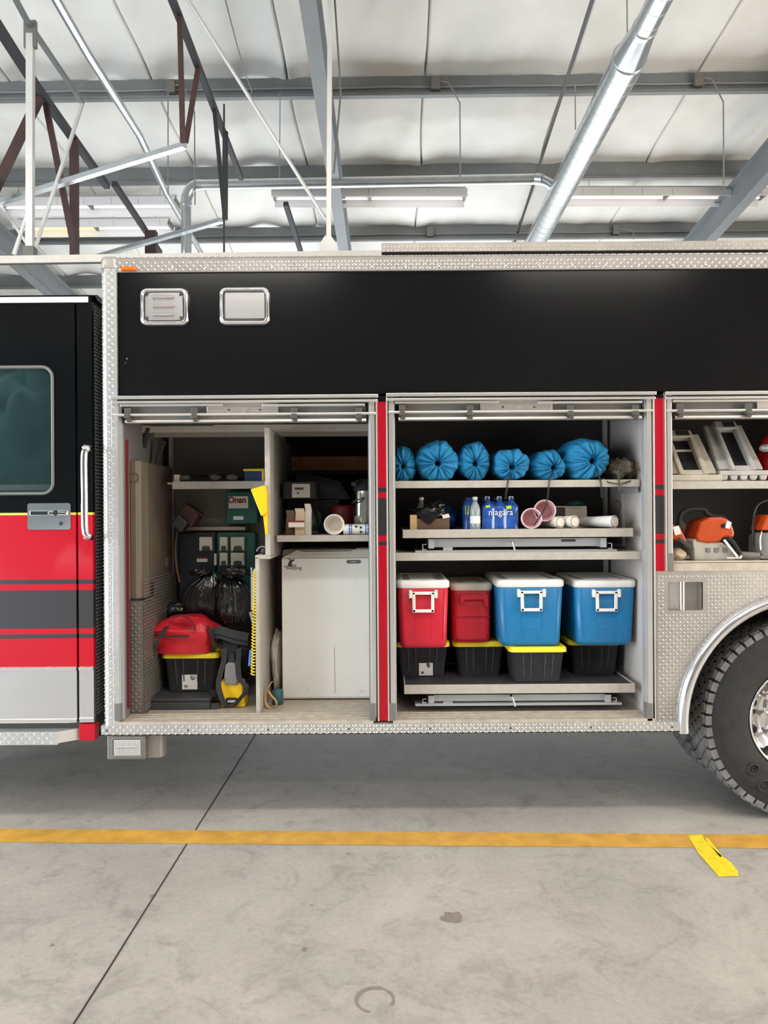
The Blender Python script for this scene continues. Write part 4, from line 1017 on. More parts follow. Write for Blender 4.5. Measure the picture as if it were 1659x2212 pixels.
# step
q0, q1, d0, d1 = R(-200, 1582, 124, 1610, -0.05); 
m = MB(); m.box(XL+0.4, q1, -0.05, 0.25, d0, d1); m.prism([(q1, -0.05), (q1+0.10, 0.02), (q1+0.10, 0.25), (q1, 0.25)], d0+0.008, d1, 0, 'xy')
m.lugs((XL+0.4, -0.0503, d0+0.001), UX, UZ, int((q1-XL-0.4)/0.0215), 3, 0.0215); m.build('cab_step', 'plate_light', truck)
m = MB(); _, _, e0, e1 = R(0, 1563, 124, 1582, 0.02); m.box(XL+0.4, q1+0.12, 0.02, 0.25, d1, cy_(1560)); m.build('step_riser', 'dark_metal', truck)
# cab shell: roof, gutter stripe, rear wall, floor, far side
m = MB()
ztop = cy_(634)
m.box(XL, XC, -0.004, 0.03, cy_(657), ztop-0.01)
m.prism([(0.03, ztop), (0.0, ztop-0.01), (0.03, ztop-0.03), (BW, ztop-0.03), (BW, ztop)], XL, XC+0.02, 0, 'yz')
m.box(XL, XC, 0.03, BW-0.03, cy_(1600), cy_(1590)); m.box(XL, XL+0.03, 0.03, BW-0.03, cy_(1590), ztop-0.03)
m.box(XL, XC-0.02, BW-0.03, BW, cy_(1600), cy_(1110)); m.box(XL, XC-0.02, BW-0.03, BW, cy_(780), ztop-0.03); m.box(-2.15, XC-0.02, BW-0.03, BW, cy_(1110), cy_(780)); m.box(XL, -2.75, BW-0.03, BW, cy_(1110), cy_(780))
m.box(XL, XL+0.6, 0, 0.03, cy_(1561), cy_(657))
m.build('cab_shell', 'black_paint', truck)
m = MB(); q0, q1, d0, d1 = R(-200, 642, 190, 654, -0.008); m.box(XL, q1, -0.008, 0, d0, d1); m.build('reflective_stripe', 'white_stripe', truck)
m = MB(); m.box(XC-0.02, XC, 0.031, BW-0.03, cy_(1600), ztop-0.031)
m.lugs((XC+0.0003, 0.035, cy_(1550)), Vector((0,1,0)), UZ, 14, int((cy_(650)-cy_(1550))/0.0182), 0.0182); m.cyl((XC-0.024, 0.026, cy_(1560)), (XC-0.024, 0.026, ztop-0.02), 0.023, 16)
m.build('cab_rear_wall', 'dark_metal', truck)
# seat back inside the cab seen through the glass
m = MB(); m.loft([(1.0, 0.22, 0.06, 0.05), (1.75, 0.22, 0.07, 0.06), (1.85, 0.12, 0.05, 0.05), (2.0, 0.12, 0.05, 0.05)], -2.05, 0.9); m.build('cab_seat', 'dark_cloth', truck)
# grab handle
m = MB(); xh = P(184, 1060, -0.07).x; zt_, zb_ = P(184, 970, -0.07).z, P(184, 1160, -0.07).z
pts = [(XC-0.015, 0.0, zt_+0.01), (XC-0.017, -0.05, zt_+0.01), (xh+0.012, -0.075, zt_+0.002), (xh, -0.08, zt_-0.035), (xh, -0.08, (zt_+zb_)/2), (xh+0.002, -0.08, zb_+0.035), (xh+0.016, -0.075, zb_+0.005), (XC-0.012, -0.05, zb_-0.005), (XC-0.010, 0.0, zb_-0.005)]
def smooth_pts(pts, n=8):
    P_ = [Vector(p) for p in pts]; out = []
    for i in range(len(P_)-1):
        p0, p1, p2, p3 = P_[max(i-1,0)], P_[i], P_[i+1], P_[min(i+2, len(P_)-1)]
        for k in range(n):
            t = k/n; out.append(0.5*((2*p1)+(p2-p0)*t+(2*p0-5*p1+4*p2-p3)*t*t+(3*p1-p0-3*p2+p3)*t**3))
    out.append(P_[-1]); return out
m.tube(smooth_pts(pts), 0.0165, 16); m.build('grab_handle', 'chrome', truck)

# ================================================================== THINGS IN THE COMPARTMENTS
def lid_label(body, parent, x0, x1, y, z0, z1, topband=True):
    m = MB(); m.box(x0, x1, y-0.0012, y, z0, z1, 0); m.box(x0, x1, y-0.0016, y-0.0008, z1-0.006, z1, 1)
    w_ = x1-x0; h_ = z1-z0
    m.lathe([(0.0001, y-0.0018), (w_*0.19, y-0.0018), (w_*0.19, y-0.0008)], (x0+w_*0.72, 0, z1-h_*0.30), 'y', 16, 2, caps=False)
    for i in range(5): m.box(x0+w_*(0.14+i*0.05), x0+w_*(0.14+i*0.05+0.03), y-0.0018, y-0.0008, z0+h_*0.1, z0+h_*0.26, 3)
    return m.build('label_sticker', ['label_white', 'ink_red', 'ink_grey', 'ink'], parent)
def tote(cx, yf, zb, w_, dep, h_, label, group=None, tint='tote_grey'):
    t = thing('storage_tote', label, 'storage tote', (cx, yf+dep/2, zb), group); cy = yf+dep/2
    k = 0.84; m = MB(); hw, hd = w_/2*0.90, dep/2*0.93; zt_ = zb+h_-0.028
    m.loft([(zb+0.001, hw*k, hd*0.9, 0.018), (zb+0.006, hw*k+0.003, hd*0.9+0.003, 0.02), (zt_, hw, hd, 0.025), (zt_, hw+0.008, hd+0.008, 0.028), (zt_+0.012, hw+0.008, hd+0.008, 0.028)], cx, cy)
    m.build('body', tint, t)
    m = MB()   # moulded ribs on the front face
    for u in (-0.58, -0.28, 0.28, 0.58):
        a = Vector((cx+hw*u*0.9, cy-hd*0.925, zb+0.03)); b = Vector((cx+hw*u, cy-hd*1.0, zt_-0.004)); m.bar(a, b, 0.007, 0.006)
    build_each(m, 'rib', tint, t, bev=0.001)
    m = MB(); W, Dp = w_/2, dep/2
    m.loft([(zb+h_-0.028, W, Dp, 0.035), (zb+h_-0.006, W-0.002, Dp-0.002, 0.035), (zb+h_, W-0.010, Dp-0.010, 0.03), (zb+h_, W-0.028, Dp-0.028, 0.02), (zb+h_-0.006, W-0.034, Dp-0.034, 0.02)], cx, cy)
    m.build('lid', 'tote_yellow', t)
    return t
def cooler(x0, x1, yf, zb, zt_, dep, colr, label, lidm='white_plastic', handle=True, group=None):
    cx = (x0+x1)/2; hw = (x1-x0)/2; hd = dep/2; cy = yf+hd; H = zt_-zb; lh = 0.042
    t = thing('cooler', label, 'cooler', (cx, cy, zb), group)
    m = MB(); w0 = hw*0.88; z1_ = zt_-lh
    m.loft([(zb+0.001, w0-0.016, hd*0.94-0.016, 0.03), (zb+0.010, w0-0.004, hd*0.94-0.004, 0.035), (zb+0.028, w0+0.001, hd*0.945, 0.038), (z1_-0.004, hw-0.006, hd-0.006, 0.036), (z1_, hw-0.010, hd-0.010, 0.034)], cx, cy, seg=8)
    m.build('body', colr, t)
    m = MB(); m.loft([(z1_-0.001, hw-0.004, hd-0.004, 0.036), (z1_+0.006, hw, hd, 0.038), (zt_-0.010, hw, hd, 0.038), (zt_, hw-0.012, hd-0.012, 0.03), (zt_, hw-0.032, hd-0.032, 0.02), (zt_-0.005, hw-0.038, hd-0.038, 0.02)], cx, cy, seg=8)
    for k in range(5): m.box(cx-hw+0.075, cx+hw-0.075, cy-hd+0.09+k*(dep-0.2)/4.5, cy-hd+0.09+k*(dep-0.2)/4.5+0.05, zt_-0.006, zt_-0.001)
    m.build('lid', lidm, t)
    yfz = lambda z: cy - (hd*0.945 + (hd-0.006-hd*0.945)*max(0, min(1, (z-zb-0.028)/(z1_-zb-0.032)))) 
    m = MB()
    for u in (-0.78, -0.30, 0.33, 0.80):
        zt2 = z1_-0.008 if abs(u) > 0.5 else zb+H*0.52
        m.bar((cx+hw*u*0.92, yfz(zb+0.04)+0.001, zb+0.045), (cx+hw*u, yfz(zt2)+0.001, zt2), 0.0035, 0.004)
    build_each(m, 'rib', colr, t)
    if handle:
        m = MB(); zc = z1_-0.028; y_ = yfz(zc)-0.016; hw2, hh2 = 0.060, 0.100
        o = [(cx-hw2, zc), (cx+hw2, zc), (cx+hw2-0.004, zc-hh2), (cx-hw2+0.004, zc-hh2)]
        poly = [(cx-hw2-0.012, zc-0.012+0.028), (cx-hw2-0.012, zc-0.02), (cx-hw2, zc-0.02), (cx-hw2+0.003, zc-hh2), (cx+hw2-0.003, zc-hh2), (cx+hw2, zc-0.02), (cx+hw2+0.012, zc-0.02), (cx+hw2+0.012, zc+0.016), (cx+hw2, zc+0.012), (cx-hw2, zc+0.012)]
        ih = rpoly(cx-hw2+0.018, cx+hw2-0.018, zc-hh2+0.018, zc-0.006, 0.004, 2)
        m.bar((cx-hw2+0.009, y_, zc+0.008), (cx-hw2+0.011, y_, zc-hh2), 0.017, 0.012); m.bar((cx+hw2-0.009, y_, zc+0.008), (cx+hw2-0.011, y_, zc-hh2), 0.017, 0.012)
        m.bar((cx-hw2, y_, zc+0.002), (cx+hw2, y_, zc+0.002), 0.012, 0.016); m.bar((cx-hw2+0.003, y_, zc-hh2+0.008), (cx+hw2-0.003, y_, zc-hh2+0.008), 0.012, 0.017)
        for s in (-1, 1): m.box(cx+s*(hw2+0.008)-0.008, cx+s*(hw2+0.008)+0.008, y_-0.009, y_+0.016, zc-0.024, zc+0.018)
        m.build('handle', 'white_plastic', t, bev=0.003)
        m = MB()   # moulded foot panel
        if colr == 'blue_plastic':
            z_a, z_b = zb+0.03, zb+H*0.27; xw = 0.038; y2 = yfz((z_a+z_b)/2)
            for p_, q_ in (((cx-xw, z_a), (cx-xw, z_b)), ((cx+xw, z_a), (cx+xw, z_b)), ((cx-xw, z_b), (cx+xw, z_b))):
                m.bar((p_[0], yfz(p_[1])+0.001, p_[1]), (q_[0], yfz(q_[1])+0.001, q_[1]), 0.006, 0.006)
            m.build('drain_panel', colr, t, bev=0.001)
    return t, yfz
# totes on the bottom tray
zt3 = TB3[4]
def pxw(pxa, pxb, py, Y): return P(pxa, py, Y).x, P(pxb, py, Y).x
TH = 0.198
a_, b_ = pxw(858, 975, 1393, 0.33); tA = tote((a_+b_)/2-0.012, 0.31, zt3, 0.315, 0.42-0.07, TH, 'black yellow-lidded tote below the bright red cooler, at the left end of the tray', 'yellow-lidded totes on the bottom tray')
e0, e1 = pxw(905, 935, 1440, 0.33); z_a, z_b = P(920, 1459, 0.33).z, P(920, 1426, 0.33).z
lid_label(None, tA, e0, e1, 0.331, z_a, z_b)
m = MB(); e0, e1 = pxw(905, 921, 1412, 0.33); m.box(e0, e1, 0.329, 0.331, P(912, 1423, 0.33).z, P(912, 1404, 0.33).z); m.build('upper_sticker', 'label_white', tA)
a_, b_ = pxw(979, 1095, 1393, 0.31); tote((a_+b_)/2, 0.31, zt3, b_-a_, 0.35, TH, 'black tote with yellow lid standing below the darker red cooler', 'yellow-lidded totes on the bottom tray')
a_, b_ = pxw(1101, 1227, 1405, 0.135); tote((a_+b_)/2, 0.135, zt3, b_-a_, 0.45, TH, 'black ribbed tote with bright yellow lid pushed farthest forward, below the left blue cooler', 'yellow-lidded totes on the bottom tray')
a_, b_ = pxw(1229, 1345, 1393, 0.33); tote((a_+b_)/2, 0.33, zt3, b_-a_, 0.33, TH, 'shadowed black tote below the rightmost blue cooler', 'yellow-lidded totes on the bottom tray')
zl = zt3+TH
ztc = lambda py, Y, px=1100: P(px, py, Y).z
a_, b_ = pxw(857, 972, 1300, 0.11); a_ = ZC[2][0]+0.002
cooler(a_, b_, 0.10, zl, ztc(1253, 0.11, 915), 0.50, 'red_plastic', 'bright red cooler with white lid and white swing handle at the left end')
a_, b_ = pxw(974, 1065, 1300, 0.27); tC, yz = cooler(a_, b_, 0.27, zl, ztc(1259, 0.27, 1025), 0.40, 'red_plastic', 'smaller darker red cooler with a moulded red handle and pale grey lid', lidm='offwhite_plastic', handle=False)
m = MB(); cx = (a_+b_)/2+0.01; zc = ztc(1288, 0.27); y_ = 0.27
m.prism([(cx-0.078, zc+0.012), (cx+0.078, zc+0.012), (cx+0.078, zc-0.055), (cx+0.066, zc-0.055), (cx+0.050, zc-0.016), (cx-0.050, zc-0.016), (cx-0.068, zc-0.04), (cx-0.078, zc-0.04)], y_-0.016, y_+0.006); m.build('handle', 'red_plastic', tC, bev=0.003)
m = MB(); zz = ztc(1332, 0.27); m.box(a_+0.012, b_-0.012, 0.2725, 0.28, zz-0.001, zz+0.001); m.build('seam', 'ink_red', tC)
a_, b_ = pxw(1073, 1220, 1258, 0.15); cooler(a_, b_, 0.14, zl, ztc(1251, 0.15, 1145), 0.52, 'blue_plastic', 'blue cooler with white lid standing on the most forward tote')
a_, b_ = pxw(1241, 1377, 1258, 0.15); cooler(a_, b_, 0.15, zl, ztc(1252, 0.15, 1310), 0.50, 'blue_plastic', 'blue cooler with white lid at the right end by the side wall')

# blue drawstring bags on the top shelf
def gathered(px0, px1, pyt, pyb, hole, yf, length, seed, label, npl=11, mt='blue_cloth', cord=None):
    zb = zsh+0.001
    k = yf
    x0, x1 = P(px0, pyb, k).x, P(px1, pyb, k).x; zt_ = P((px0+px1)/2, pyt, k).z
    cx, cz = (x0+x1)/2, (zb+zt_)/2; rx, rz = (x1-x0)/2, (zt_-zb)/2
    hx, hz = P(hole[0], hole[1], k).x-cx, P(hole[0], hole[1], k).z-cz
    t = thing('drawstring_bag', label, 'drawstring bag', (cx, yf+length/2, zb), 'blue drawstring bags on the top shelf')
    nt, nr = 160, 34; vs = []
    rnd = random.Random(seed)
    ph = [rnd.uniform(0, 6.28) for _ in range(4)]
    for j in range(nr+1):
        u = j/22.0
        if u <= 1: rho = 0.10 + 0.90*math.sin(u*PI/2)**0.9; yy = yf + 0.075*(1-math.cos(u*PI/2))**1.2 - 0.0
        else:
            v = (j-22)/(nr-22); rho = 1.0 + 0.05*math.sin(v*3) - max(0, v-0.7)*2.6; yy = yf + 0.075 + (length-0.075)*v
        for i in range(nt):
            th = 2*PI*i/nt
            tw = th + 0.30*noise.noise(Vector((math.cos(th)*1.5, math.sin(th)*1.5, seed*1.3))) + 0.12*math.sin(3*th+ph[0])
            pl = abs(math.sin(npl*tw*0.5*1.0)) if npl % 2 == 0 else abs(math.sin((npl+1)*tw*0.5))
            pl2 = abs(math.sin(npl*1.5*tw + 2.0*noise.noise(Vector((math.cos(th)*2, math.sin(th)*2, u*1.5+seed)))))
            var = 0.55 + 1.1*abs(noise.noise(Vector((math.cos(th)*2.3, math.sin(th)*2.3, seed*5.0))))
            env = (min(1, u/0.12)*max(0, 1-u)**0.55) if u <= 1 else 0
            crk = noise.noise(Vector((math.cos(th)*4, math.sin(th)*4, u*2.5+seed*3)))
            outl = 1 + 0.20*noise.noise(Vector((math.cos(th)*1.2, math.sin(th)*1.2, seed*2.0))) + 0.05*crk*min(1, u) + 0.025*(pl-0.6)*min(1, u)
            r = rho*outl
            hxk = (1-min(1, u))**1.0
            x = cx + hx*hxk + rx*r*math.cos(th); z = cz + hz*hxk + rz*r*math.sin(th)
            y = yy - 0.036*env*(pl**0.6)*var - 0.012*env*pl2 - 0.030*max(0, crk)*min(1, u*1.5)
            if j == 0: y += 0.03
            vs.append(Vector((x, y, max(z, zb + 0.002*(1+math.sin(i))))))
    m = MB(); m.add(vs, [(j*nt+i, j*nt+(i+1)%nt, (j+1)*nt+(i+1)%nt, (j+1)*nt+i) for j in range(nr) for i in range(nt)], 0, True)
    m.add(vs[-nt:], [tuple(range(nt))], 0)
    m.build('sack', mt, t)
    m = MB(); c = Vector((cx+hx, yf+0.020, cz+hz)); vs2 = [Vector(v)+Vector((0, 0.004, 0)) for v in vs[:nt]]
    m.add(vs2, [tuple(range(nt))[::-1]], 0); m.build('opening', 'void', t)
    if cord:
        m = MB(); pts = [Vector(c)+Vector((0, -0.03, 0))] + [P(x, y, yc) for x, y, yc in cord]
        m.tube(smooth_pts(pts, 5), 0.0022, 6)
        pts2 = [p+Vector((0.006 if i else 0, 0, 0)) for i, p in enumerate(pts)]; m.tube(smooth_pts(pts2, 5), 0.0022, 6)
        m.build('cord', 'black_rubber', t)
    return t
gathered(846, 901, 963, 1037, (871, 1008), 0.13, 0.36, 3, 'dim blue drawstring bag cut off by the left post of the shelf', 9)
gathered(896, 994, 951, 1038, (946, 1001), 0.10, 0.42, 11, 'big round blue bag, second from the left on the top shelf')
gathered(992, 1062, 952, 1037, (1027, 1002), 0.12, 0.40, 23, 'narrow tall blue bag, third from the left on the top shelf', 12)
gathered(1067, 1148, 966, 1038, (1106, 1010), 0.095, 0.42, 31, 'low flattened blue bag whose cord hangs down to the water bottles', 11, cord=[(1096, 1040, 0.07), (1091, 1078, 0.075)])
gathered(1151, 1222, 969, 1038, (1196, 1011), 0.11, 0.40, 47, 'blue bag with a long black cord hanging over the pink cups', 12, cord=[(1186, 1036, 0.07), (1181, 1080, 0.075), (1172, 1105, 0.08), (1152, 1136, 0.085)])
gathered(1222, 1322, 947, 1037, (1281, 996), 0.10, 0.44, 59, 'largest blue bag, at the right end of the row', 13, cord=[(1296, 1040, 0.07), (1299, 1075, 0.075)])
t = thing('grey_pouch', 'crumpled olive-grey pouch with loose straps at the right end of the top shelf', 'pouch', P(1347, 1040, 0.2))
m = MB(); x0, x1 = pxw(1312, 1380, 1015, 0.16); cz = P(1347, 1015, 0.16).z; blob(m, ((x0+x1)/2, 0.25, zsh+0.055), (x1-x0)/2*0.98, 0.14, 0.066, 0.35, 2.0, 4, zmin=zsh+0.001, ridge=0.35, rf=4); m.build('sack', 'olive_cloth', t)
m = MB()
for pts in ([(1340, 1005, 0.1), (1336, 1024, 0.08), (1338, 1045, 0.072), (1337, 1060, 0.074)], [(1302, 1034, 0.1), (1318, 1043, 0.072), (1338, 1045, 0.07), (1352, 1042, 0.072), (1368, 1036, 0.09)]):
    m.tube(smooth_pts([P(*q) for q in pts], 5), 0.004, 6)
build_each(m, 'strap', 'olive_cloth', t)

# things on the upper tray
zt2 = TB2[4]
def py2(Y): return Y
t = thing('water_case', 'shrink-wrapped case of small water bottles in blue film, at the middle of the tray', 'water case', P(1080, 1140, 0.2))
x0, x1 = pxw(1043, 1121, 1110, 0.17); zt_ = P(1080, 1073, 0.17).z; cw = (x1-x0)/3
def bottle_prof(h_, r, z): return [(r*0.9, z), (r, z+0.01), (r, z+h_*0.42), (r*0.93, z+h_*0.46), (r, z+h_*0.5), (r*0.98, z+h_*0.68), (r*0.75, z+h_*0.80), (r*0.42, z+h_*0.90), (r*0.42, z+h_*0.93), (r*0.46, z+h_*0.93), (r*0.46, z+h_)]
m = MB(); n_ = 48; H_ = zt_-zt2
for j in range(14):
    pass
vs = []; cxw = (x0+x1)/2
rows_ = 16
for j in range(rows_+1):
    v = j/rows_; z = zt2+0.001 + H_*v
    for i in range(n_*2):
        # perimeter: front edge left->right then back
        s = i/(n_*2); 
        if s < 0.5: u = s*2; xx = x0+(x1-x0)*u; sc = abs(math.sin(u*3*PI)); yy = 0.17 - 0.010*sc
        else: u = (1-s)*2; xx = x0+(x1-x0)*u; sc = abs(math.sin(u*3*PI)); yy = 0.42 + 0.010*sc
        if v > 0.72: q = (v-0.72)/0.28; cc = x0+cw*(min(2, int((xx-x0)/cw))+0.5); xx = xx + (cc-xx)*q*0.55; yy += (0.05*q if s < 0.5 else -0.05*q)
        zz = z - (0.0 if v <= 0.72 else (v-0.72)*H_*0.55*(1-sc))
        vs.append((xx, yy, zz))
N_ = n_*2
m.add(vs, [(j*N_+i, j*N_+(i+1)%N_, (j+1)*N_+(i+1)%N_, (j+1)*N_+i) for j in range(rows_) for i in range(N_)], 0, True); m.add(vs[-N_:], [tuple(range(N_))], 0)
m.build('film', 'water_blue', t)
m = MB()
for k in range(3): cxx = x0+cw*(k+0.5); m.lathe([(0.013, zt_-0.020), (0.013, zt_+0.001), (0.011, zt_+0.003)], (cxx, 0.225, 0), 'z', 14)
build_each(m, 'bottle_cap', 'white_plastic', t)
text('niagara', 'lettering', (cxw-0.003, 0.156, P(1080, 1107, 0.16).z), 0.047, 'label_white', t, xscale=0.95, spacing=1.05)
m = MB(); p = P(1066, 1119, 0.157); m.lathe([(0.0001, 0.156), (0.005, 0.156), (0.0055, 0.158)], (p.x, 0, p.z), 'y', 12, caps=False); m.bar(p, p+Vector((0, 0, 0.011)), 0.004, 0.003); m.build('drop_mark', 'foam_cup', t)
m = MB()
for px, py, w_, h_ in ((1099, 1096, .014, .009), (1054, 1094, .012, .006)): p = P(px, py, 0.158); m.obox(p, (w_, 0, 0.002), (0, 0.001, 0), (-0.002, 0, h_))
build_each(m, 'lime_mark', 'lime', t)
def bottle(px, pyt, pyb, Y, r, m1, label, zb_=None):
    zb_ = zt2+0.001; h_ = P(px, pyt, Y).z - zb_; x = P(px, pyb, Y).x
    t = thing('water_bottle', label, 'water bottle', (x, Y+r, zb_))
    m = MB(); m.lathe(bottle_prof(h_*0.94, r, zb_), (x, Y+r, 0), 'z', 20); m.build('bottle', m1, t)
    m = MB(); m.lathe([(r*0.47, zb_+h_*0.92), (r*0.47, zb_+h_*0.99), (r*0.42, zb_+h_)], (x, Y+r, 0), 'z', 16); m.build('cap', 'white_plastic', t)
    m = MB(); m.lathe([(r*1.01, zb_+h_*0.22), (r*1.01, zb_+h_*0.44)], (x, Y+r, 0), 'z', 20, caps=False); m.build('label_band', 'label_white', t)
    return t
bottle(1028, 1073, 1140, 0.135, 0.028, 'clear_bottle', 'clear upright water bottle standing just left of the case')
bottle(911, 1074, 1140, 0.26, 0.028, 'clear_bottle', 'cloudy upright bottle behind the cardboard box at left of the tray')
t = thing('water_case', 'partly hidden blue case of bottles behind the clear bottle', 'water case', P(1012, 1140, 0.2))
x0, x1 = pxw(1001, 1040, 1110, 0.20); m = MB(); H_ = P(1018, 1074, .2).z-zt2
m.loft([(zt2+0.001, (x1-x0)/2, 0.10, 0.03), (zt2+H_*0.7, (x1-x0)/2, 0.10, 0.03), (zt2+H_*0.86, (x1-x0)/2*0.8, 0.08, 0.03), (zt2+H_, (x1-x0)/2*0.5, 0.05, 0.02)], (x0+x1)/2, 0.31); m.build('film', 'water_blue', t)
m = MB()
for px in (1006, 1012): p0, p1, g0, g1 = R(px-1, 1092, px+1, 1112, 0.205); m.box(p0, p1, 0.206, 0.214, g0, g1)
build_each(m, 'green_stripe', 'lime', t)
t = thing('water_case', 'dim blue film-wrapped case in the shade behind the black bag', 'water case', P(970, 1140, 0.34))
m = MB(); x0, x1 = pxw(928, 992, 1110, 0.33); blob(m, ((x0+x1)/2, 0.42, zt2+0.07), (x1-x0)/2, 0.1, 0.085, 0.2, 3, 8, zmin=zt2+0.001); m.build('film', 'water_blue', t)
t = thing('cardboard_box', 'small open yellowish cardboard box under the crumpled black bag', 'box', P(930, 1140, 0.17))
x0, x1 = pxw(886, 971, 1125, 0.15); zt_ = P(930, 1112, 0.15).z
m = MB(); m.box(x0, x1, 0.15, 0.153, zt2, zt_-0.02, 1); m.box(x0, x1, 0.29, 0.293, zt2, zt_); m.box(x0, x0+0.003, 0.153, 0.29, zt2, zt_); m.box(x1-0.003, x1, 0.153, 0.29, zt2, zt_); m.box(x0+0.003, x1-0.003, 0.153, 0.29, zt2, zt2+0.003)
m.build('carton', ['cardboard', 'brown_card'], t)
m = MB(); m.box(x0, x0+0.036, 0.146, 0.15, zt2+0.001, zt_); m.build('end_flap', 'cardboard', t)
m = MB(); q0, q1, g0, g1 = R(955, 1110, 971, 1120, 0.148); m.obox(((q0+q1)/2, 0.146, (g0+g1)/2), (0.018, 0, 0.004), (0, 0.002, 0), (-0.004, 0, 0.010)); m.build('torn_flap', 'offwhite_plastic', t)
t = thing('plastic_bag', 'crumpled black plastic bag draped over the cardboard box', 'bag', P(930, 1120, 0.2))
m = MB(); blob(m, ((x0+x1)/2+0.005, 0.21, zt_+0.008), (x1-x0)/2*0.80, 0.052, 0.034, 0.5, 2.5, 15, ridge=0.5, rf=4); blob(m, ((x0+x1)/2+0.05, 0.26, zt_+0.045), 0.05, 0.05, 0.03, 0.4, 2.5, 25)
p0 = Vector(((x0+x1)/2, 0.142, zt_)); m.add([p0+Vector((-0.075, 0, 0.006)), p0+Vector((0.06, 0, 0.010)), p0+Vector((0.0, -0.001, -0.052)), p0+Vector((-0.03, -0.001, -0.034)), p0+Vector((-0.07, 0.012, 0.015)), p0+Vector((0.055, 0.012, 0.018)), p0+Vector((0.0, 0.007, -0.050)), p0+Vector((-0.03, 0.007, -0.030))], [(3,2,1,0),(4,5,6,7),(0,1,5,4),(1,2,6,5),(2,3,7,6),(3,0,4,7)], 0)
m.build('sack', 'trash_bag', t)
# cup sleeves
def sleeve(px, py, r, Y0, L, outer, inner_, label, n=3, hollow=True, dirv=(0.0, 1.0), rest=None):
    c = P(px, py, Y0); 
    t = thing('cup_stack', label, 'cup stack', (c.x, c.y, c.z-r), 'nested foam cups')
    dv = Vector((dirv[0], dirv[1], 0)).normalized()
    m = MB(); prof = []
    m.cyl(c, c+dv*L, r, 28, 0, r2=r*0.80, caps=False)
    m.tube([c + Vector((dv.y, -dv.x, 0))*(r*math.cos(a)) + Vector((0,0,1))*(r*math.sin(a)) for a in [2*PI*k/28 for k in range(28)]], r*0.07, 6, closed=True)
    k = 0.02
    while k < min(L, 0.09):
        m.tube([c + dv*k + Vector((dv.y, -dv.x, 0))*((r*1.0-k*0.2*r/L)*math.cos(a)) + Vector((0,0,1))*((r-k*0.2*r/L)*math.sin(a)) for a in [2*PI*q/28 for q in range(28)]], r*0.035, 5, closed=True); k += 0.014
    m.build('outer_cup', outer, t)
    m = MB()
    if hollow: m.cyl(c+dv*0.003, c+dv*0.07, r*0.95, 28, 0, r2=r*0.68, caps=False); m.cyl(c+dv*0.07, c+dv*0.072, r*0.68, 28, 0)
    else: m.cyl(c-dv*0.004, c+dv*0.004, r*0.80, 28)
    m.build('inner_cup' if hollow else 'cup_base', inner_, t)
    return t
zr = lambda px, Y, r: None
r1 = 21.5/406; sleeve(1148, 1120, r1, 0.13, 0.26, 'pink_wrap', 'cup_inside', 'pink-tinted stack of foam cups lying lowest at front, mouth open', dirv=(0.12, 1))
sleeve(1177, 1103, 22.5/398, 0.165, 0.24, 'pink_wrap', 'cup_inside', 'pink-tinted stack of foam cups lying on top, mouth open to the front', dirv=(0.1, 1))
sleeve(1210, 1128, 12/400, 0.14, 0.2, 'foam_cup', 'foam_cup', 'small cream cups lying just right of the pink ones', hollow=False, dirv=(-0.5, 1))
sleeve(1241, 1127, 12.5/400, 0.14, 0.2, 'foam_cup', 'foam_cup', 'small cream cups lying in front of the pale box', hollow=False, dirv=(-0.55, 1))
sleeve(1327, 1127, 13/400, 0.13, 0.22, 'white_plastic', 'foam_cup', 'clear-wrapped sleeve of white cups lying alone at right of the tray', hollow=False, dirv=(-0.75, 1))
t = thing('small_carton', 'pale grey carton with a dark window standing behind the cream cups', 'carton', P(1235, 1140, 0.3))
x0, x1 = pxw(1198, 1268, 1115, 0.30); zt_ = P(1233, 1093, 0.30).z; m = MB(); m.box(x0, x1, 0.30, 0.44, zt2, zt_); m.build('carton', 'grey_box', t, bev=0.002)
m = MB(); q0, q1, g0, g1 = R(1199, 1096, 1221, 1116, 0.298); m.box(q0, q1, 0.298, 0.30, g0, g1); m.build('window', 'ink', t)
t = thing('green_packet', 'dim green packet lying on the pale carton', 'packet', P(1245, 1090, 0.36)); m = MB(); blob(m, (P(1245, 1090, .36).x, 0.37, zt_+0.012), 0.045, 0.05, 0.016, 0.3, 3, 3, zmin=zt_+0.0005); m.build('sack', 'green_box', t)

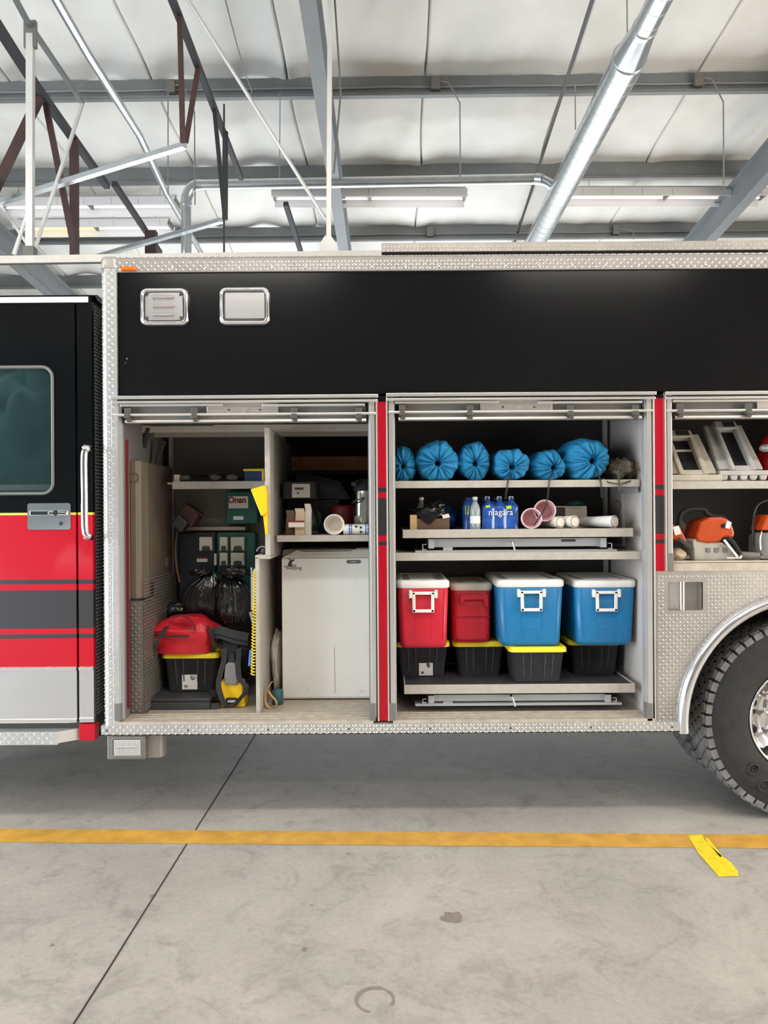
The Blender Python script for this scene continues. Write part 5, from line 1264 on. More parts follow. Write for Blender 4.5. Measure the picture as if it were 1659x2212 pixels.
# ---- comp 3
a0, a1, zb3, _z = ZC[3]
def ramp_case(px0, px1, pyt, Y, label, tilt, grey=False, feet=False):
    """slanting white plastic cradle with a long dark slot, toothed foot rail at the front"""
    z0 = zsh5+0.001; x0, x1 = P(px0, 1030, Y).x, P(px1, 1030, Y).x; W = x1-x0
    ang = math.radians(tilt); Lr = 0.36 if feet else 0.33
    t = thing('plastic_cradle', label, 'plastic cradle', ((x0+x1)/2, Y+0.15, z0), 'plastic cradles on the upper shelf')
    u = Vector((0, math.cos(ang), math.sin(ang))).normalized(); r = Vector((1, 0, 0)); nn = r.cross(u).normalized()*1.0
    o_ = Vector((x0, Y, z0+(0.052 if feet else 0.03)))
    def pt(a, b, c): return o_ + r*a + u*b + nn*c
    def slab(m, a0_, a1_, b0, b1, c0, c1, shrink=0.0, mm=0):
        v = [pt(a0_, b0, c0), pt(a1_, b0, c0), pt(a1_-shrink, b1, c0), pt(a0_+shrink, b1, c0), pt(a0_, b0, c1), pt(a1_, b0, c1), pt(a1_-shrink, b1, c1), pt(a0_+shrink, b1, c1)]
        m.add(v, [(0,3,2,1),(4,5,6,7),(0,1,5,4),(1,2,6,5),(2,3,7,6),(3,0,4,7)], mm)
    mt = 'cream_grey' if not feet else 'cradle_grey'
    m = MB()
    slab(m, 0.0, W*0.33, 0.02, Lr, -0.03, 0.0, 0.012); slab(m, W*0.74, W, 0.02, Lr, -0.03, 0.0, 0.012)
    slab(m, W*0.24, W*0.34, 0.0, Lr*1.02, -0.02, 0.018, 0.0); slab(m, W*0.70, W*0.80, 0.0, Lr*1.02, -0.02, 0.018, 0.0)
    slab(m, W*0.24, W*0.80, Lr*0.86, Lr*1.03, -0.02, 0.022, 0.006); slab(m, W*0.33, W*0.74, 0, 0.035, -0.02, 0.012)
    m.build('tray', mt, t, bev=0.006)
    m = MB(); slab(m, W*0.33, W*0.71, 0.03, Lr*0.87, -0.024, -0.012); m.build('slot', 'void', t)
    m = MB(); slab(m, W*0.46, W*0.72, Lr*0.885, Lr*1.0, 0.020, 0.026); m.build('latch', 'dark_metal', t, bev=0.003)
    m = MB(); m.box(x0-0.01, x1+0.012, Y-0.02, Y+0.02, z0+(0.030 if feet else 0.0), z0+(0.056 if feet else 0.034))
    if feet:
        for k in range(5):
            cx = x0 + W*(0.06+0.22*k); m.prism([(cx-0.022, z0+0.030), (cx-0.013, z0+0.004), (cx+0.013, z0+0.004), (cx+0.022, z0+0.030)], Y-0.018, Y+0.02)
    m.build('foot_rail', mt, t, bev=0.004)
    m = MB(); m.box(x0+0.01, x1-0.01, Y+0.14, Y+0.16, z0, z0+0.18); m.build('rear_foot', mt, t)
    return t
ramp_case(1440, 1552, 940, 0.10, 'cream plastic cradle lying low at the left of the shelf', 48)
ramp_case(1556, 1652, 925, 0.12, 'greyer plastic cradle tilted higher on toothed feet', 50, feet=True)
t = thing('red_pack', 'dim red pack at the far right of the shelf', 'pack', P(1660, 1030, 0.3)); m = MB(); c = P(1664, 990, 0.34); blob(m, (c.x+0.04, 0.36, zsh5+0.12), 0.10, 0.10, 0.17, 0.15, 3, 5, zmin=zsh5+0.001); m.build('body', 'red_cloth', t); m = MB(); p = P(1652, 968, 0.24); blob(m, (p.x, 0.24, p.z), 0.028, 0.03, 0.022, 0.1, 2, 1); m.build('buckle', 'steel_grey', t)

def saw_body(m, pts, y0, y1, mm=0): m.prism(pts, y0, y1, mm)
YS = 0.13
def Q(px, py): p = P(px, py, YS); return (p.x, p.z)
zf3 = zb3
t = thing('chainsaw', 'orange and white chainsaw with black top handle in the middle of the floor', 'chainsaw', (P(1540, 1200, YS).x, 0.22, zf3))
m = MB(); m.prism([Q(*p) for p in ((1507,1147),(1513,1128),(1535,1117),(1560,1117),(1576,1123),(1584,1138),(1588,1152),(1584,1164),(1570,1160),(1562,1163),(1556,1172),(1530,1174),(1508,1170),(1502,1160))][::-1], YS, YS+0.17); m.build('cover', 'orange_plastic', t, bev=0.012)
m = MB()
zlow = zf3+0.004
b = [Q(*p) for p in ((1498,1168),(1512,1160),(1530,1155),(1528,1170),(1562,1172),(1574,1180),(1588,1200))]
m.prism(([(Q(1502, 1205)[0], zlow)] + [(Q(1590,1205)[0], zlow)] + b[::-1]), YS+0.01, YS+0.16); m.build('crankcase', 'saw_white', t, bev=0.006)
m = MB()
for px in (1530, 1548, 1566): q = P(px, 1188, YS+0.008); m.box(q.x-0.012, q.x+0.012, YS+0.004, YS+0.012, q.z-0.012, q.z+0.012)
build_each(m, 'vent', 'grey_plastic', t, bev=0.002)
m = MB(); m.tube(smooth_pts([P(1468,1142,YS+0.06), P(1470,1112,YS+0.06), P(1490,1100,YS+0.06), P(1520,1101,YS+0.06), P(1530,1112,YS+0.06), P(1560,1118,YS+0.06), P(1567,1124,YS+0.06)], 6), 0.013, 12); m.build('top_handle', 'black_rubber', t)
m = MB(); m.tube(smooth_pts([P(1572,1162,YS-0.005), P(1584,1172,YS-0.01), P(1600,1198,YS-0.01)], 5), 0.011, 10); m.build('rear_handle', 'black_rubber', t)
m = MB(); m.bar(P(1564,1166,YS-0.015), P(1593,1203,YS-0.015), 0.008, 0.012); m.bar(P(1570,1205,YS-0.012), P(1600,1205,YS-0.012), 0.01, 0.008); m.bar(P(1600,1192,YS-0.012), P(1600,1206,YS-0.012), 0.01, 0.008); m.build('hand_guard', 'white_plastic', t)
m = MB(); c = P(1563, 1136, YS-0.003); m.cyl((c.x, YS-0.004, c.z), (c.x, YS+0.01, c.z), 0.012, 16); m.build('fuel_cap', 'void', t)
m = MB(); q = P(1573, 1134, YS-0.002); m.obox(q, (0.012, 0, -0.004), (0, 0.003, 0), (0.006, 0, 0.018)); m.build('sticker', 'label_white', t)
m = MB(); m.box(P(1452,1202,YS).x, P(1498,1202,YS).x, YS+0.05, YS+0.06, zf3+0.010, zf3+0.03); m.build('guide_bar', 'steel_grey', t)
t = thing('chainsaw', 'cream, white and orange saw half hidden by the post at the left of the floor', 'chainsaw', (P(1465, 1200, .1).x, 0.2, zf3))
YS = 0.09
m = MB(); m.prism([Q(*p) for p in ((1453,1165),(1453,1133),(1461,1136),(1470,1140),(1479,1158),(1484,1172),(1470,1170))][::-1], YS, YS+0.12); m.build('cover', 'orange_plastic', t, bev=0.006)
m = MB(); blob(m, (P(1470, 1190, YS).x, YS+0.08, zf3+0.035), 0.055, 0.075, 0.036, 0.1, 2, 6, zmin=zf3+0.001); m.build('tank', 'cream', t)
m = MB(); m.bar(P(1466,1163,YS-0.01), P(1497,1187,YS-0.01), 0.014, 0.02); m.build('handle', 'dark_metal', t, bev=0.003)
m = MB(); q = P(1462, 1146, YS-0.002); m.obox(q, (0.016, 0, 0.004), (0, 0.003, 0), (-0.006, 0, 0.022)); m.build('sticker', 'label_white', t)
YS = 0.31
m = MB(); m.prism([Q(*p) for p in ((1467,1126),(1476,1125),(1497,1146),(1498,1190),(1482,1190),(1478,1152))][::-1], YS, YS+0.06); m.build('side_case', 'saw_white', t, bev=0.005)
t = thing('power_tool', 'grey-faced tool with orange cover and tall bent rod, right of the orange chainsaw', 'power tool', (P(1665, 1200, .12).x, 0.2, zf3))
YS = 0.12
m = MB(); c0 = P(1658, 1170, YS); m.loft([(zf3+0.015, 0.062, 0.08, 0.02), (zf3+0.13, 0.062, 0.08, 0.03), (zf3+0.15, 0.05, 0.06, 0.03)], c0.x+0.035, YS+0.09); m.build('body', 'grey_plastic', t)
m = MB(); m.prism([Q(*p) for p in ((1648,1146),(1655,1128),(1662,1112),(1690,1112),(1690,1146))][::-1], YS+0.02, YS+0.15); m.build('cover', 'orange_plastic', t, bev=0.008)
m = MB(); m.bar(P(1640,1203,YS), P(1690,1203,YS), 0.03, 0.014); m.tube(smooth_pts([P(1645,1148,YS), P(1642,1165,YS), P(1643,1188,YS)], 4), 0.004, 8); m.build('base', 'chrome', t)
m = MB(); m.tube(smooth_pts([P(1626,1180,0.2), P(1627,1130,0.2), P(1632,1100,0.2), P(1645,1085,0.2), P(1670,1078,0.2)], 6), 0.006, 8); m.build('bent_rod', 'dark_metal', t)
m = MB(); m.cyl(P(1600,1200,0.16), P(1640,1202,0.14), 0.022, 16); m.build('shaft', 'grey_plastic', t)

# ---- comp 1, right half
a0, a1, zb1, zt1 = ZC[1]
Yf = 0.42; q0, q1, d0, d1 = R(609, 1187, 801, 1507, Yf)
q1 = min(q1, a1-0.001)
t = thing('mini_fridge', 'white mini fridge with scuffed door and a small grey badge', 'fridge', ((q0+q1)/2, Yf+0.26, zb1))
zcap = P(700, 1205, Yf).z
m = MB(); m.box(q0, q1, Yf+0.05, Yf+0.50, zb1+0.02, d1-0.002); m.build('cabinet', 'fridge_side', t, bev=0.008)
m = MB(); m.box(q0, q1, Yf, Yf+0.045, d0, zcap-0.002); dr = m.build('door', 'fridge_white', t, bev=0.006)
m = MB(); xa, xb = P(643, 1190, Yf).x, P(765, 1190, Yf).x; 
m.prism([(q0, zcap), (q1, zcap), (q1, d1), (xb, d1), (xb-0.02, d1-0.010), (xa+0.03, d1-0.012), (xa, d1)], Yf-0.004, Yf+0.045); m.build('top_trim', 'offwhite_plastic', t, bev=0.002)
m = MB(); m.prism([(xa, d1-0.001), (xb, d1-0.001), (xb-0.02, d1-0.010), (xa+0.03, d1-0.012)][::-1], Yf+0.01, Yf+0.045); m.build('grip_recess', 'ink_grey', t)
m = MB(); m.box(q0+0.001, q1-0.001, Yf-0.001, Yf+0.04, d0-0.004, d0+0.006); m.build('bottom_trim', 'offwhite_plastic', t)
m = MB(); p = P(764, 1213.5, Yf); m.loft([(0, 0.042, 0.0105, 0.0104), (0.003, 0.040, 0.009, 0.0089)], 0, 0, seg=8); m.xf(Matrix.Translation((p.x, Yf, p.z)) @ Matrix.Rotation(PI/2, 4, 'X')); m.build('badge', 'bracket_grey', dr)
m = MB(); p = P(764, 1213.5, Yf); m.box(p.x-0.013, p.x+0.013, Yf-0.004, Yf-0.003, p.z-0.0035, p.z+0.0035); m.build('badge_plate', 'ink_grey', dr)
def fpt(px, py): v = P(px, py, Yf); return Vector((v.x, Yf-0.0012, v.z))
m = MB()   # worn sticker: tail-like figure above a smudged word
m.prism([(fpt(x, y).x, fpt(x, y).z) for x, y in ((622,1218),(625,1212),(626,1210),(620,1205),(621,1204),(627,1208),(630,1209),(636,1208),(637,1210),(632,1213),(630,1219),(632,1224),(622,1224))][::-1], Yf-0.0012, Yf+0.001)
m.build('sticker_figure', 'brown_card', dr)
m = MB()
for x0_, x1_, y0_, y1_ in ((618,652,1225,1230),(628,640,1219,1225),(633,638,1230,1232),(646,651,1230,1233),(614,622,1222,1226)): g0, g1, h0_, h1_ = R(x0_, y0_, x1_, y1_, Yf); m.box(g0, g1, Yf-0.0010, Yf+0.001, h0_, h1_)
m.build('sticker_word', 'ink_grey', dr)
m = MB()
for x0_, y0_, x1_, y1_ in ((722,1398,724,1497),):
    m.bar(fpt(x0_, y0_), fpt(x1_, y1_), 0.003, 0.001)
for x0_, y0_, x1_, y1_ in ((738,1232.5,742,1234),(744,1234,748,1234.5),(765,1257,767,1261),(766,1259,768,1257),(648,1484,652,1487),(661,1483,666,1489),(776,1495,786,1491),(691,1279,692,1279.6),(661,1212,663,1214),(624,1255,629,1256)): m.bar(fpt(x0_, y0_), fpt(x1_, y1_), 0.002, 0.001)
build_each(m, 'scuff', 'ink_grey', dr)
m = MB(); q = P(783, 1182, Yf); m.box(q.x-0.035, q.x+0.03, Yf+0.02, Yf+0.06, d1-0.001, d1+0.006)
o = m.build('strip', 'cream', t)

# on the shelf above the fridge
zs_ = zshR+0.001
Yk = 0.38
t = thing('coffee_maker', 'black drip coffee maker with silver control panel, left on the upper shelf', 'coffee maker', (P(650, 1150, Yk).x, Yk+0.1, zs_))
q0, q1, d0, d1 = R(608, 1041, 684, 1077, Yk)
m = MB(); m.loft([(d0, (q1-q0)/2, 0.11, 0.02), (d1, (q1-q0)/2, 0.11, 0.025)], (q0+q1)/2, Yk+0.11); m.build('head', 'black_rubber', t, bev=0.002)
m = MB(); g0, g1, h0_, h1_ = R(630, 1045, 670, 1075, Yk); m.box(g0, g1, Yk-0.004, Yk+0.002, h0_, h1_, 0); pn = m.build('control_panel', 'alu', t, bev=0.003)
m = MB(); c = P(644, 1065, Yk); m.cyl((c.x, Yk-0.008, c.z), (c.x, Yk-0.003, c.z), 0.006, 12); g0, g1, h0_, h1_ = R(637, 1053, 656, 1058, Yk); m.box(g0, g1, Yk-0.006, Yk-0.003, h0_, h1_); build_each(m, 'button', 'dark_metal', pn)
m = MB(); x0, x1 = P(612, 1100, Yk).x, P(684, 1100, Yk).x; m.box(x0, x1, Yk+0.16, Yk+0.21, zs_, d0+0.002); m.box(x0-0.003, x1+0.003, Yk+0.0, Yk+0.21, zs_, zs_+0.022); m.build('stand', 'black_rubber', t, bev=0.004)
m = MB(); c = P(679, 1120, Yk); r_ = 0.043; m.lathe([(r_*0.9, zs_+0.024), (r_*1.15, zs_+0.06), (r_, zs_+0.10), (r_*0.75, zs_+0.125), (r_*0.8, zs_+0.135)], (c.x-0.035, Yk+0.085, 0), 'z', 24); m.build('carafe', 'tinted_glass', t); m = MB(); m.tube(smooth_pts([(c.x-0.01, Yk+0.045, zs_+0.135), (c.x+0.025, Yk+0.03, zs_+0.12), (c.x+0.03, Yk+0.03, zs_+0.07), (c.x+0.01, Yk+0.05, zs_+0.04)], 5), 0.007, 8); m.build('carafe_handle', 'black_rubber', t)
Yp = 0.30
def small_bag(px0, px1, py0, label, mt, Yp, name='coffee_bag', crumple=0.012, ybot=None):
    q0, q1, d0, d1 = R(px0, py0, px1, 1153, Yp); t = thing(name, label, 'bag', ((q0+q1)/2, Yp+0.025, zs_), None)
    m = MB(); w_ = (q1-q0)/2
    m.loft([(zs_, w_, 0.022, 0.008), (zs_+(d1-zs_)*0.4, w_*1.02, 0.026, 0.010), (zs_+(d1-zs_)*0.8, w_*0.96, 0.014, 0.006, 0.003, 0.002), (d1, w_*0.9, 0.004, 0.002, -0.004, 0.004)], (q0+q1)/2, Yp+0.027)
    m.build('pouch', mt, t); return t, q0, q1, d1
tb, q0, q1, d1 = small_bag(636, 658, 1098, 'tall cream paper bag of coffee standing against the coffee maker', 'cream', Yp+0.01)
m = MB(); g0, g1, h0_, h1_ = R(623, 1126, 657, 1139, Yp-0.006); m.box(g0, g1, Yp-0.002, Yp+0.008, h0_, h1_, 0); m.box(g0, g1, Yp-0.003, Yp+0.008, h1_-0.006, h1_+0.003, 1); m.build('folded_label', ['foam_cup', 'ink_red'], tb)
small_bag(657, 672, 1088, 'narrow beige paper bag with folded top beside the cream one', 'offwhite_plastic', Yp+0.02)
small_bag(616, 637, 1102, 'short brown bag at the left foot of the coffee maker', 'brown_card', Yp+0.03)
t = thing('baking_pan', 'grey metal pan leaning slanted behind the coffee maker', 'pan', (P(700, 1075, 0.7).x, 0.7, zs_))
Yn = 0.66
A_ = [P(640, 1022, Yn), P(733, 1042, Yn), P(755, 1078, Yn), P(640, 1082, Yn)]
m = MB(); back = [p+Vector((0.0, 0.02, 0.0)) for p in A_]; m.add(A_+back, [(3,2,1,0),(4,5,6,7),(0,1,5,4),(1,2,6,5),(2,3,7,6),(3,0,4,7)], 0); m.tube([P(640,1022,Yn-.01), P(733,1042,Yn-.01), P(755,1078,Yn-.01)], 0.008, 8)
x = P(690, 1082, Yn).x; m.box(x-0.1, x+0.12, Yn, Yn+0.02, zs_, A_[3].z+0.01); m.build('pan', 'mat_grey', t)
t = thing('red_canister', 'round dark red canister behind the foam cup', 'canister', (P(737, 1130, 0.5).x, 0.56, zs_))
c = P(737, 1130, 0.5); m = MB(); m.lathe([(0.060, zs_), (0.072, zs_+0.01), (0.073, zs_+0.155), (0.06, zs_+0.17), (0.0001, zs_+0.172)], (c.x, 0.56, 0), 'z', 32); m.build('tin', 'dark_red', t)
t = thing('airpot', 'tall polished steel airpot with a black pump top at the right end of the shelf', 'airpot', (P(781, 1130, 0.40).x+0.01, 0.46, zs_))
c = P(781, 1130, 0.40); cx = c.x+0.012; m = MB(); m.lathe([(0.062, zs_+0.012), (0.064, zs_+0.02), (0.064, zs_+0.24), (0.058, zs_+0.255)], (cx, 0.465, 0), 'z', 32); m.build('body', 'steel_pot', t)
m = MB(); m.lathe([(0.066, zs_+0.0), (0.066, zs_+0.014)], (cx, 0.465, 0), 'z', 32); m.build('base', 'black_rubber', t)
m = MB(); m.lathe([(0.062, zs_+0.250), (0.060, zs_+0.285), (0.045, zs_+0.31), (0.02, zs_+0.32)], (cx, 0.465, 0), 'z', 28); m.bar((cx-0.02, 0.44, zs_+0.305), (cx-0.055, 0.37, zs_+0.285), 0.03, 0.02); m.build('pump_lid', 'black_rubber', t)
m = MB(); m.tube(smooth_pts([(cx-0.066, 0.44, zs_+0.18), (cx-0.05, 0.385, zs_+0.19), (cx+0.01, 0.37, zs_+0.21)], 5), 0.005, 8); m.build('carry_handle', 'dark_metal', t)
sleeve(722, 1133, 21.5/393, 0.28, 0.20, 'white_plastic', 'foam_cup', 'wide white foam cup lying with its mouth to the front on the shelf', hollow=True, dirv=(0.0, 1))
t = thing('paper_cups', 'sleeve of white paper cups with blue bands lying sideways', 'cup stack', P(770, 1140, 0.28))
c0, c1 = P(742, 1142, 0.30), P(800, 1142, 0.30); c0.z = c1.z = zs_+0.031; c1.x = a1-0.003
m = MB(); m.cyl(c0, c1, 0.029, 28, 0); m.build('sleeve', 'white_plastic', t)
m = MB()
for u in (0.22, 0.30, 0.86, 0.95): a = c0+(c1-c0)*u; m.cyl(a, a+Vector((0.006, 0, 0)), 0.0298, 28)
build_each(m, 'blue_band', 'water_blue', t)
m = MB()
for u, dz in ((0.68, 0.010), (0.68, -0.014), (0.5, 0.016)):
    a = c0+(c1-c0)*u; m.lathe([(0.0001, a.y-0.0300), (0.0065, a.y-0.0295), (0.0066, a.y-0.024)], (a.x, 0, a.z+dz), 'y', 12, caps=False)
build_each(m, 'blue_dot', 'navy_box', t)
# beside the fridge
t = thing('cloth_sack', 'greyish cloth sack squeezed between partition and fridge', 'sack', (P(597, 1500, 0.5).x, 0.55, zb1))
m = MB(); c = P(598, 1440, 0.55); blob(m, (c.x+0.004, 0.56, zb1+0.19), 0.034, 0.12, 0.19, 0.2, 2, 3, zmin=zb1+0.001, ridge=0.2); m.build('sack', 'grey_box', t)
t = thing('teal_bottle', 'dark teal canister on the floor beside the fridge', 'canister', (P(598, 1500, 0.3).x, 0.33, zb1)); c = P(598, 1490, 0.30)
m = MB(); m.lathe([(0.026, zb1+0.001), (0.032, zb1+0.008), (0.032, zb1+0.075), (0.020, zb1+0.085)], (c.x, 0.33, 0), 'z', 20); m.build('tin', 'teal', t)
t = thing('orange_strap', 'thin orange strap loop hanging in front of the teal canister', 'strap', P(580, 1520, 0.22))
zz = lambda px, py: P(px, py, 0.24)
m = MB(); m.ribbon(smooth_pts([zz(588,1472), zz(578,1488), zz(573,1508), zz(577,1525), zz(586,1529), zz(597,1524), zz(596,1514), zz(586,1502), zz(580,1492)], 5), 0.018, 0.003, (0.2, 1, 0)); m.build('loop', 'orange_strap', t)

# ---- comp 1, left half
t = thing('transfer_box', 'dark green electrical box with a white label, high on the back wall', 'electrical box', (P(520, 1095, 0.7).x, DEP[1], P(520, 1130, 0.7).z))
Yg = 0.70; q0, q1, d0, d1 = R(488, 1061, 556, 1131, Yg)
m = MB(); m.box(q0, q1, Yg, DEP[1]-0.001, d0, d1); m.build('case', 'green_box', t, bev=0.006)
m = MB(); g0, g1, h0_, h1_ = R(494, 1072, 536, 1098, Yg); m.box(g0, g1, Yg-0.002, Yg, h0_, h1_); lb = m.build('label_plate', 'label_white', t)
text('Onan', 'lettering', ((g0+g1)/2-0.008, Yg-0.003, h1_-0.024), 0.052, 'ink_red', lb, xscale=0.95, bold=0.0018)
m = MB()
for k in range(8): m.box(g0+0.012+k*0.0115, g0+0.020+k*0.0115, Yg-0.003, Yg-0.002, h0_+0.009, h0_+0.022)
m.build('faint_print', 'foam_cup', lb)
m = MB(); g0, g1, h0_, h1_ = R(504, 1115, 526, 1123, Yg); m.box(g0, g1, Yg-0.002, Yg, h0_, h1_); m.build('small_plate', 'label_white', t)
m = MB(); q = P(534, 1134, Yg+0.03); m.cyl(q+Vector((0,0,0.01)), q-Vector((0,0,0.03)), 0.01, 10); m.build('cable_gland', 'black_rubber', t)
t = thing('breaker_panel', 'navy control cabinet with columns of white-faced breaker covers, above the black sack', 'control cabinet', (P(430, 1200, 0.66).x, DEP[1], P(430, 1300, .66).z))
Yb_ = 0.685; q0, q1, d0, d1 = R(385, 1150, 466, 1330, Yb_); m = MB(); m.box(q0, q1, Yb_, DEP[1]-0.001, d0, d1); m.build('case', 'navy_box', t, bev=0.01)
g0, g1, h0_, h1_ = R(467, 1150, 552, 1330, Yb_+0.02); m = MB(); m.box(g0, g1, Yb_+0.02, DEP[1]-0.001, h0_, h1_); m.build('side_case', 'green_box', t, bev=0.012)
g0, g1, h0_, h1_ = R(395, 1138, 530, 1146, Yb_+0.05); m = MB(); m.box(g0, g1, Yb_+0.05, Yb_+0.09, h0_, h1_); m.build('cable_tray', 'shelf_paint', t, bev=0.003)
for x0_, x1_, y0_, y1_ in ((430,458,1160,1190),(474,491,1160,1190),(498,527,1160,1190),(474,491,1194,1222),(498,527,1194,1222),(462,467,1196,1222)):
    g0, g1, h0_, h1_ = R(x0_, y0_, x1_, y1_, Yb_-0.02); m = MB(); m.box(g0, g1, Yb_-0.02, Yb_+0.02, h0_, h1_, 0); cvr = m.build('breaker_cover', 'offwhite_plastic', t, bev=0.004)
    if x1_-x0_ > 8:
        m = MB(); w_ = g1-g0; m.prism([(g0+w_*0.2, h0_), (g1-w_*0.1, h0_), (g1-w_*0.22, h0_+0.03), (g0+w_*0.3, h0_+0.03)], Yb_-0.028, Yb_-0.019); m.build('toggle', 'dark_metal', cvr)
m = MB(); g0, g1, h0_, h1_ = R(425, 1204, 448, 1214, Yb_-0.004); m.box(g0, g1, Yb_-0.004, Yb_, h0_, h1_, 0); m.box(g0, g1, Yb_-0.005, Yb_, h1_-0.008, h1_, 1); m.build('warning_label', ['label_white', 'ink_red'], t)
m = MB(); m.tube(smooth_pts([P(383, 1150, 0.62), P(379, 1180, 0.60), P(381, 1220, 0.58), P(388, 1258, 0.57)], 5), 0.006, 8); m.build('cable', 'brown_card', t)
t = thing('tool_pouch', 'dim reddish tool pouch tilted on the back wall left of the green box', 'pouch', (P(410, 1115, 0.62).x, 0.7, P(410, 1145, .62).z))
c = P(411, 1113, 0.66); m = MB(); m.obox(c, (0.047, 0, -0.034), (0, 0.06, 0), (0.030, 0, 0.042)); pch = m.build('pouch', 'red_iron', t, bev=0.012)
m = MB(); c2 = P(392, 1130, 0.60); m.obox(c2, (0.030, 0, -0.026), (0, 0.05, 0), (0.022, 0, 0.030)); m.build('pocket', 'dark_metal', t, bev=0.01)
m = MB(); m.tube(smooth_pts([P(428, 1108, 0.60), P(440, 1116, 0.59), P(444, 1122, 0.59)], 4), 0.008, 8); m.build('strap', 'red_iron', t)
# left shelf contents
zq = zshL+0.001
t = thing('storage_bin', 'small blue bin with a yellow rim at the right end of the shelf', 'bin', (P(548, 1035, 0.5).x, 0.55, zq))
x0, x1 = P(528, 1030, 0.5).x, P(571, 1030, 0.5).x; zt_ = P(548, 1017, 0.5).z; x1 = min(x1, pf0-0.004)
m = MB(); m.box(x0, x1, 0.50, 0.64, zq, zt_); m.build('body', 'dark_blue', t, bev=0.004)
m = MB(); m.box(x0-0.006, x1, 0.495, 0.645, zt_-0.002, zt_+0.012); m.box(x1-0.014, x1, 0.494, 0.5, zq, zt_); m.build('rim', 'tote_yellow', t, bev=0.003)
t = thing('shelf_cloth', 'heap of crumpled dark cloth and gloves along the shelf', 'cloth heap', (P(450, 1040, 0.5).x, 0.55, zq))
m = MB()
x0, x1 = P(388, 1035, .5).x, P(524, 1035, .5).x; nx_, ny_ = 60, 16; vs = []
for j in range(ny_+1):
    for i in range(nx_+1):
        u, v = i/nx_, j/ny_; e = min(1, 6*u, 6*(1-u))*math.sin(PI*v)**0.4
        vs.append((x0+(x1-x0)*u, 0.48+0.25*v, zq+0.001+e*(0.030+0.030*max(0, noise.noise(Vector((u*7, v*3, 2)))) + 0.02*abs(noise.noise(Vector((u*22, v*8, 5)))))))
m.add(vs, [(j*(nx_+1)+i, j*(nx_+1)+i+1, (j+1)*(nx_+1)+i+1, (j+1)*(nx_+1)+i) for j in range(ny_) for i in range(nx_)], 0, True); m.build('cloth', 'dark_cloth', t)
m = MB(); 
for px, py, s in ((398, 1031, .020), (462, 1026, .024), (499, 1030, .024)): c = P(px, py, 0.48); blob(m, (c.x, 0.505, zq+0.024), s*1.4, 0.02, s*0.8, 0.4, 3, px)
build_each(m, 'glove', 'glove_grey', t)
t = thing('white_block', 'little pale block at the left end of the shelf', 'block', (P(381, 1036, 0.48).x, 0.5, zq)); x0, x1 = P(375, 1036, 0.48).x, P(387, 1036, 0.48).x
m = MB(); m.box(x0, x1, 0.48, 0.53, zq, P(381, 1025, 0.48).z); m.build('block', 'grey_box', t, bev=0.003)
# bottom: case, tote, red bag, trash bag
Ym = 0.22; q0, q1, d0, d1 = R(316, 1508, 452, 1528, Ym)
zmt = d1
t = thing('flat_case', 'flat dark grey case lying on the floor under the yellow-lidded tote', 'case', ((q0+q1)/2, Ym+0.2, zb1))
m = MB(); zb_ = max(d0-0.002, zb1+0.0005); m.box(q0, q1, Ym, Ym+0.44, zb1+0.0005, zmt-0.022); m.build('base', 'mat_grey', t, bev=0.006)
m = MB(); m.box(q0-0.003, q1+0.003, Ym-0.003, Ym+0.44, zmt-0.020, zmt); m.build('lid', 'mat_grey', t, bev=0.006)
a_, b_ = pxw(347, 473, 1417, 0.33); tt = tote((a_+b_)/2, 0.33, zmt+0.001, b_-a_, 0.33, P(410, 1412, 0.33).z-zmt, 'grey tote with yellow lid carrying the red bag, in the left compartment')
e0, e1 = pxw(393, 426, 1470, 0.345); lid_label(None, tt, e0, e1, 0.349, P(410, 1491, .345).z+0.004, P(410, 1452, .345).z)
zrb = P(410, 1412, 0.33).z+0.002
t = thing('duffel_bag', 'shiny red duffel bag with dark straps sagging over the yellow tote lid', 'duffel bag', (P(390, 1415, 0.35).x, 0.42, zrb))
Yd = 0.30
x0, x1 = P(322, 1380, Yd).x, P(459, 1380, Yd).x; ztb = P(395, 1332, Yd).z; cx = (x0+x1)/2; hw = (x1-x0)/2; H_ = ztb-zrb
m = MB(); vs = []; nu, nv = 56, 26
for j in range(nv+1):
    v = j/nv
    for i in range(nu):
        th = 2*PI*i/nu; c_, s_ = math.cos(th), math.sin(th)
        e = 0.42; ex = math.copysign(abs(c_)**e, c_); ey = math.copysign(abs(s_)**e, s_)
        prof_ = 0.94+0.10*math.sin(PI*min(1, v*1.15)) if v < 0.62 else 1.02-0.42*((v-0.62)/0.38)**1.6
        tp = 1.0
        x = cx + hw*ex*prof_*(1 - 0.03*v) + 0.03*(v-0.5); y = Yd+0.105 + 0.095*ey*(prof_ if v < 0.62 else prof_*0.95)
        z = zrb + H_*v*(1-0.10*(ex*ex)*(v**2)) 
        z -= 0.022*math.exp(-((ex-0.25)/0.10)**2)*min(1, v*1.5)*(0.3+v)
        y += (0.012*math.exp(-((ex-0.28)/0.07)**2) - 0.014*math.exp(-((v-0.66)/0.05)**2)*(ex < 0.25)) if s_ < 0 else 0
        d_ = 0.026*noise.noise(Vector((x*9, y*9, z*11))) + 0.008*abs(noise.noise(Vector((x*25, y*20, z*12))))
        x += ex*d_; y += ey*d_ ; z += 0.02*noise.noise(Vector((x*10, y*8, 4)))*v
        vs.append((x, y, max(z, zrb)))
m.add(vs, [(j*nu+i, j*nu+(i+1)%nu, (j+1)*nu+(i+1)%nu, (j+1)*nu+i) for j in range(nv) for i in range(nu)], 0, True); m.add(vs[-nu:], [tuple(range(nu))], 0, True); m.add(vs[:nu], [tuple(range(nu))[::-1]], 0)
m.build('body', 'red_cloth', t)
